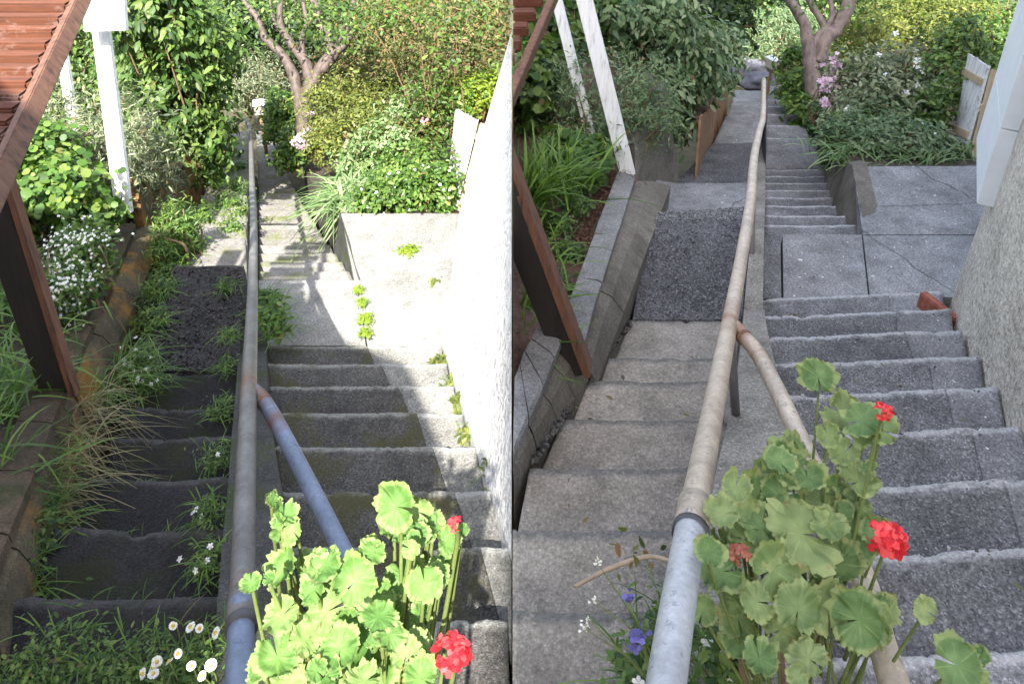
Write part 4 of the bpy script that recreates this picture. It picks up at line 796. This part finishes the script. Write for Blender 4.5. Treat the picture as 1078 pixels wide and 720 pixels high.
bush('climber', 'tall shaded leafy climber hanging over the brown paling fence', 'climber', [blob(690,25,8.0,.38,.35,.45), blob(725,60,8.3,.34,.35,.45), blob(738,75,8.8,.27,.3,.35), blob(708,118,7.9,.16,.2,.35), blob(755,55,9.8,.25,.3,.4), blob(650,15,7.6,.35,.3,.35)], 14000, .085, T_OVAL, LM['bluish'], 1, droop=.8)
t = thing('strap_leaf_plant', 'vivid green strap-leaf clump on the mulch beside the dark raking brace', 'plant')
blades('foliage', np.concatenate([around(P(566,212,5.0), 130, .08,.10,.02), around(P(590,205,5.2), 70, .07,.08,.02), around(P(552,225,4.8), 60, .04,.08,.02)]), .52, .02, LM['grassg'], t, spread=.35, droop=.45, side=1)
t = thing('grass_clump', 'vivid green grass growing below the dark raking brace', 'grass clump')
blades('blades', np.concatenate([around(P(552,330,3.75), 110, .05,.12,.02), around(P(545,375,3.3), 60, .03,.08,.02), around(P(575,280,4.3), 80, .06,.12,.02)]), .3, .014, LM['grassg'], t, spread=.5, droop=.7, side=1)
bush('broadleaf_weed', 'shaded broad-leaved weed on the mulch below the thick pale post', 'weed', [blob(610,170,5.6,.17,.2,.13), blob(630,165,5.8,.14,.2,.12), blob(595,155,5.7,.2,.2,.12)], 1500, .058, T_ROUND, LM['bright'], 1)
weed('low weeds scattered on the bark mulch behind the clean block wall', [(588,235,4.9,.09),(598,265,4.6,.08),(585,300,4.2,.08),(605,215,5.2,.08)], 1500, .04, LM['mid'], 1, h=.05, grass=20)
# mulch chips
p = np.concatenate([around(P(x, y, z), 700, .1,.12,.012) for x, y, z in ((628,215,5.5),(612,250,5.0),(600,290,4.5),(640,190,5.9))]); o = scatter('bark_chips', p, RNG.normal(size=p.shape)+[0,0,1], .035*(.5+RNG.random(len(p))), T_SLIM, leafmat('bark chip', [(.06,.028,.018),(.11,.05,.032),(.17,.09,.06)], 0), None, 1); kind(o, 'stuff')
bush('green_shrub', 'bright shrub between letterbox and smooth forked tree', 'shrub', [blob(838,95,10.8,.18,.25,.35), blob(845,120,10.2,.16,.22,.28), blob(835,68,11.8,.2,.25,.3)], 4200, .075, T_OVAL, LM['bright'], 1)
bush('round_bush', 'soft rounded green bush beyond the foot of the shaded steps', 'bush', [blob(812,35,15,.65,.6,.5), blob(835,25,15.5,.5,.5,.5), blob(788,48,14.8,.3,.4,.35)], 7000, .085, T_SLIM, LM['bluish'], 1)
bush('lilac_flower', 'pale lilac flower spikes below the smooth forked tree', 'flowers', [blob(876,75,8.8,.13,.12,.16), blob(868,98,8.7,.1,.1,.16), blob(862,115,8.6,.08,.1,.12)], 1100, .045, T_OVAL, LM['bluish'], 1, flowers=[('blossom', LM['lilac'], 150, .034, None)])
bush('bedding_shrub', 'spreading dull green shrub hanging over the shaded retaining wall', 'shrub', [blob(905,145,7.4,.35,.3,.22), blob(950,150,7.1,.42,.3,.2), blob(880,150,7.9,.18,.2,.3), blob(985,158,6.9,.28,.2,.16), blob(930,125,7.9,.4,.3,.25)], 15000, .055, T_OVAL, LM['bluish'], 1, flowers=[('blossom', LM['white'], 10, .02, None)])
t = thing('strap_leaf_plant', 'grey-green strap leaves spiking from the shaded garden edge', 'plant')
blades('foliage', np.concatenate([around(P(890,165,7.1), 130, .14,.12,.02), around(P(940,168,6.8), 60, .25,.1,.02), around(P(985,170,6.65), 25, .12,.06,.02)]), .25, .02, LM['pale'], t, spread=.7, droop=.8, side=1)
bush('rose_bush', 'shaded rose bush with scattered white blooms in the middle of the bed', 'rose bush', [blob(915,85,8.6,.4,.35,.35), blob(960,80,8.4,.45,.35,.38), blob(940,105,8.0,.5,.3,.28), blob(990,100,7.9,.3,.3,.3)], 8500, .06, T_OVAL, LM['silver'], 1, flowers=[('blossom', LM['white'], 16, .042, None)])
bush('russet_bush', 'loose russet-twigged bush left of the leaning paling fence', 'bush', [blob(1000,80,7.8,.24,.25,.32), blob(1012,50,8.0,.26,.25,.3), blob(985,115,7.5,.2,.2,.22)], 3600, .06, T_OVAL, LM['mid'], 1)
bush('golden_bush', 'yellowing sunlit bush at the top behind the shaded rose bed', 'bush', [blob(985,25,12.5,.8,.5,.5), blob(1030,30,12,.5,.5,.4), blob(945,20,13,.7,.5,.5), blob(910,40,12,.5,.4,.4)], 14000, .06, T_OVAL, LM['gold'], 1)
bush('lime_bush', 'soft lime-green bush behind the leaning paling fence top', 'bush', [blob(1045,45,9.5,.3,.3,.28), blob(1055,25,10,.35,.3,.35), blob(1062,85,8.8,.25,.3,.4)], 3200, .065, T_OVAL, LM['bright'], 1)
bush('hedge_tree', 'dark leafy hedge behind the shaded climber at the top', 'tree', [blob(640,-10,10,.8,.5,.7), blob(720,0,10.5,.7,.5,.6), blob(770,15,12,.4,.4,.5), blob(575,10,9.5,.36,.4,.7)], 7000, .12, T_OVAL, LM['dark'], 1)
bush('far_thicket', 'distant thicket along the top edge above the shaded garden', 'thicket', [blob(790,0,19,1.2,.8,1.1), blob(870,0,18.5,1.6,.8,1.0), blob(960,-5,18,2,.8,1.2), blob(1060,0,17,2,.8,1.3), blob(700,0,18,2,.8,1.4), blob(850,45,18,1.2,.5,.6), blob(910,60,17,1.2,.5,.6)], 12000, .15, T_OVAL, LM['mid'], 1)
for i, (x, y, z, s, lb) in enumerate([(785,75,14.5,.5,'blue-grey boulder at the bottom of the shaded path'),(800,86,14.0,.34,'lower smaller boulder beside the end of the tan handrail')]):
    bm = bmesh.new(); bmesh.ops.create_icosphere(bm, subdivisions=4, radius=1)
    for v in bm.verts: v.co = Vector(P(x, y, z)) + Vector((v.co.x*s, v.co.y*s*.8, v.co.z*s*.5))*(1+.35*noise.noise(v.co*1.4+Vector((i*5,0,0)))) 
    me = bpy.data.meshes.new('boulder'); bm.to_mesh(me); bm.free(); o = mesh_obj('boulder', me, M['stone']); tag(o, lb, 'boulder')
# weeds and dead twig at the near end of the right rail
weed('daisy weeds with violet flowers beside the grey lower end of the right handrail', [(690,690,1.76,.06),(700,650,1.88,.05),(675,715,1.7,.06),(750,690,1.62,.06),(765,715,1.55,.06),(690,740,1.6,.07)], 900, .03, LM['mid'], 1, h=.07, grass=26, gl=.16, flowers=[('daisy', LM['white'], 10, .014)])
def stalk_plant(label, root, tips, mat, side, s=.02):
    t = thing('wildflower', label, 'wildflower'); r = P(*root)
    for q in tips:
        e = P(*q); mb = MB(); mb.tube([r, (r+e)/2+[0,0,.03]+RNG.normal(size=3)*.01, e], [.002,.0016,.001], 6, res=5); mb.build('stem', M['stem'], t)
        k = 9; al = norm(RNG.normal(size=(k,3))+[0,-.4,.3]); scatter('blossom', np.repeat(e[None],k,0)+RNG.normal(size=(k,3))*.004, al[:,[1,2,0]]+RNG.normal(size=(k,3))*.2, s, T_PETAL, mat, t, side, along=al)
stalk_plant('violet-blue wildflower standing against the buff steps', (690,745,1.55), [(668,680,1.5),(676,667,1.52),(661,628,1.55),(671,672,1.48)], LM['violet'], 1, .016)
stalk_plant('spindly white wildflower standing against the buff steps', (700,735,1.6), [(629,592,1.6),(626,633,1.6),(615,661,1.6),(618,650,1.58),(735,640,1.4)], LM['white'], 1, .008)
t = thing('dead_twig', 'pale dead twig with withered leaves lying on the buff steps', 'twig'); mb = MB(); mb.tube([P(605,622,1.98)+[0,0,.02], P(640,606,2.05)+[0,0,.03], P(680,598,2.05)+[0,0,.05], P(705,600,2.0)+[0,0,.04]], [.005,.006,.006,.005], 8, res=6, wob=.3); mb.build('branch', M['dead'], t)
scatter('withered_leaf', around(P(668,585,2.0), 14, .04,.03,.02), RNG.normal(size=(14,3))+[0,-.3,.3], .035*(.6+.8*RNG.random(14)), T_OVAL, LM['olive'], t, 1)
RGv = [(885,433,58),(908,442,46),(928,452,42),(828,490,54),(800,530,80),(775,512,38),(851,502,54),(866,531,48),(904,505,48),(790,566,64),(815,600,66),(760,600,54),(845,562,74),(882,592,74),(871,552,44),(901,562,62),(840,640,66),(872,642,56),(903,652,62),(922,660,48),(776,650,52),(822,662,58),(1008,700,58),(934,640,34),(800,692,52),(851,692,44),(762,572,34),(888,476,42),(914,492,30),(747,577,28),(838,470,32),(822,522,54),(872,616,48),(781,622,48),(1020,716,34),(920,560,36)]
RGv = [(x, y, d, 1.5 - .0009*(y-430) + RNG.normal()*.04) for x, y, d in RGv]
geranium('dull-leaved geranium growing through the forked tan handrail', RGv, [(930,433,24,1.33,LM['red']),(935,566,46,1.3,LM['red']),(779,582,26,1.28,LM['dred'])], [], P(840,830,1.5), LM['ger_r'], 1)

# ================================================================== ADDED BLOCKS OUT OF FRAME THAT THROW THE SHADE
SUN_EL = R(50); SD = np.array([0, -math.cos(SUN_EL), math.sin(SUN_EL)])
t = thing('shade_block', 'unseen tall block added behind the viewer to shade the clean steps', 'house')
mb = MB(); mb.box((2.96, -8.0, 6), (6, 2.5, 24)); mb.build('wall', M['housewall'], t)  # unseen block, put here to keep the sun off the right place
mb = MB(); mb.box((2.96, -8.0, 18.1), (6, 2.52, .2)); mb.build('shade_block_top', M['shade_block_top'], t)
# added unseen deck: outline shaped back from the diagonal shadow on the sunlit flight
gpts = [P(100,282,5.4), P(257,282,5.38), P(297,298,fl(363,zl(363),298)), P(337,330,fl(363,zl(363),330)), P(363,364,zl(364)), P(424,384,zl(384)), P(447,440,zl(440)), P(462,490,zl(490)), P(452,530,zl(530)), P(436,608,zl(608)), P(424,645,zl(645)), P(240,650,zl(650)), P(232,820,zl(820)), P(190,1600,zl(1600)), P(-1500,1600,zl(1600)), P(-700,820,zl(820)), P(-500,282,5.4)]
zc = 2.2; top = [g + SD*((zc-g[2])/SD[2]) for g in gpts]; n = len(top)
mb = MB(); mb.add([*top, *[p+[0,0,.04] for p in top]], [tuple(range(n)), tuple(range(n, 2*n))] + [(i, (i+1)%n, n+(i+1)%n, n+i) for i in range(n)])
t = thing('shadow_deck', 'unseen deck added above the dark flight to cast the diagonal shadow', 'deck'); mb.build('platform', M['brown_wood'], t)
mb = MB(); mb.box((-3.6, -1.2, -1.35), (2.3, 5.6, 3.3)); mb.build('sky_block_wall', M['sky_block_dark'], t)  # added out of view by the left house, blocks sky over the dark flight

# ================================================================== LIGHT
w = bpy.data.worlds.new('World'); S.world = w; w.use_nodes = True; nt = w.node_tree; bg = nt.nodes['Background']; sky = nt.nodes.new('ShaderNodeTexSky')
sky.sky_type = 'NISHITA'; sky.sun_disc = False; sky.sun_elevation = SUN_EL; sky.sun_rotation = R(180); sky.dust_density = 3.0; sky.ozone_density = .6
hs = nt.nodes.new('ShaderNodeHueSaturation'); hs.inputs['Saturation'].default_value = .62; nt.links.new(sky.outputs[0], hs.inputs['Color']); nt.links.new(hs.outputs[0], bg.inputs[0]); bg.inputs[1].default_value = .15
sd = bpy.data.lights.new('sun', 'SUN'); so = bpy.data.objects.new('sun', sd); C.objects.link(so); sd.energy = 4.4; sd.angle = R(.53); sd.color = (1, .95, .87); so.rotation_euler = (R(40), 0, 0)
S.view_settings.view_transform = 'Standard'; S.view_settings.look = 'None'; S.view_settings.exposure = 2.1; S.view_settings.gamma = 1
S.render.engine = 'CYCLES'; S.cycles.max_bounces = 8; S.cycles.use_denoising = True
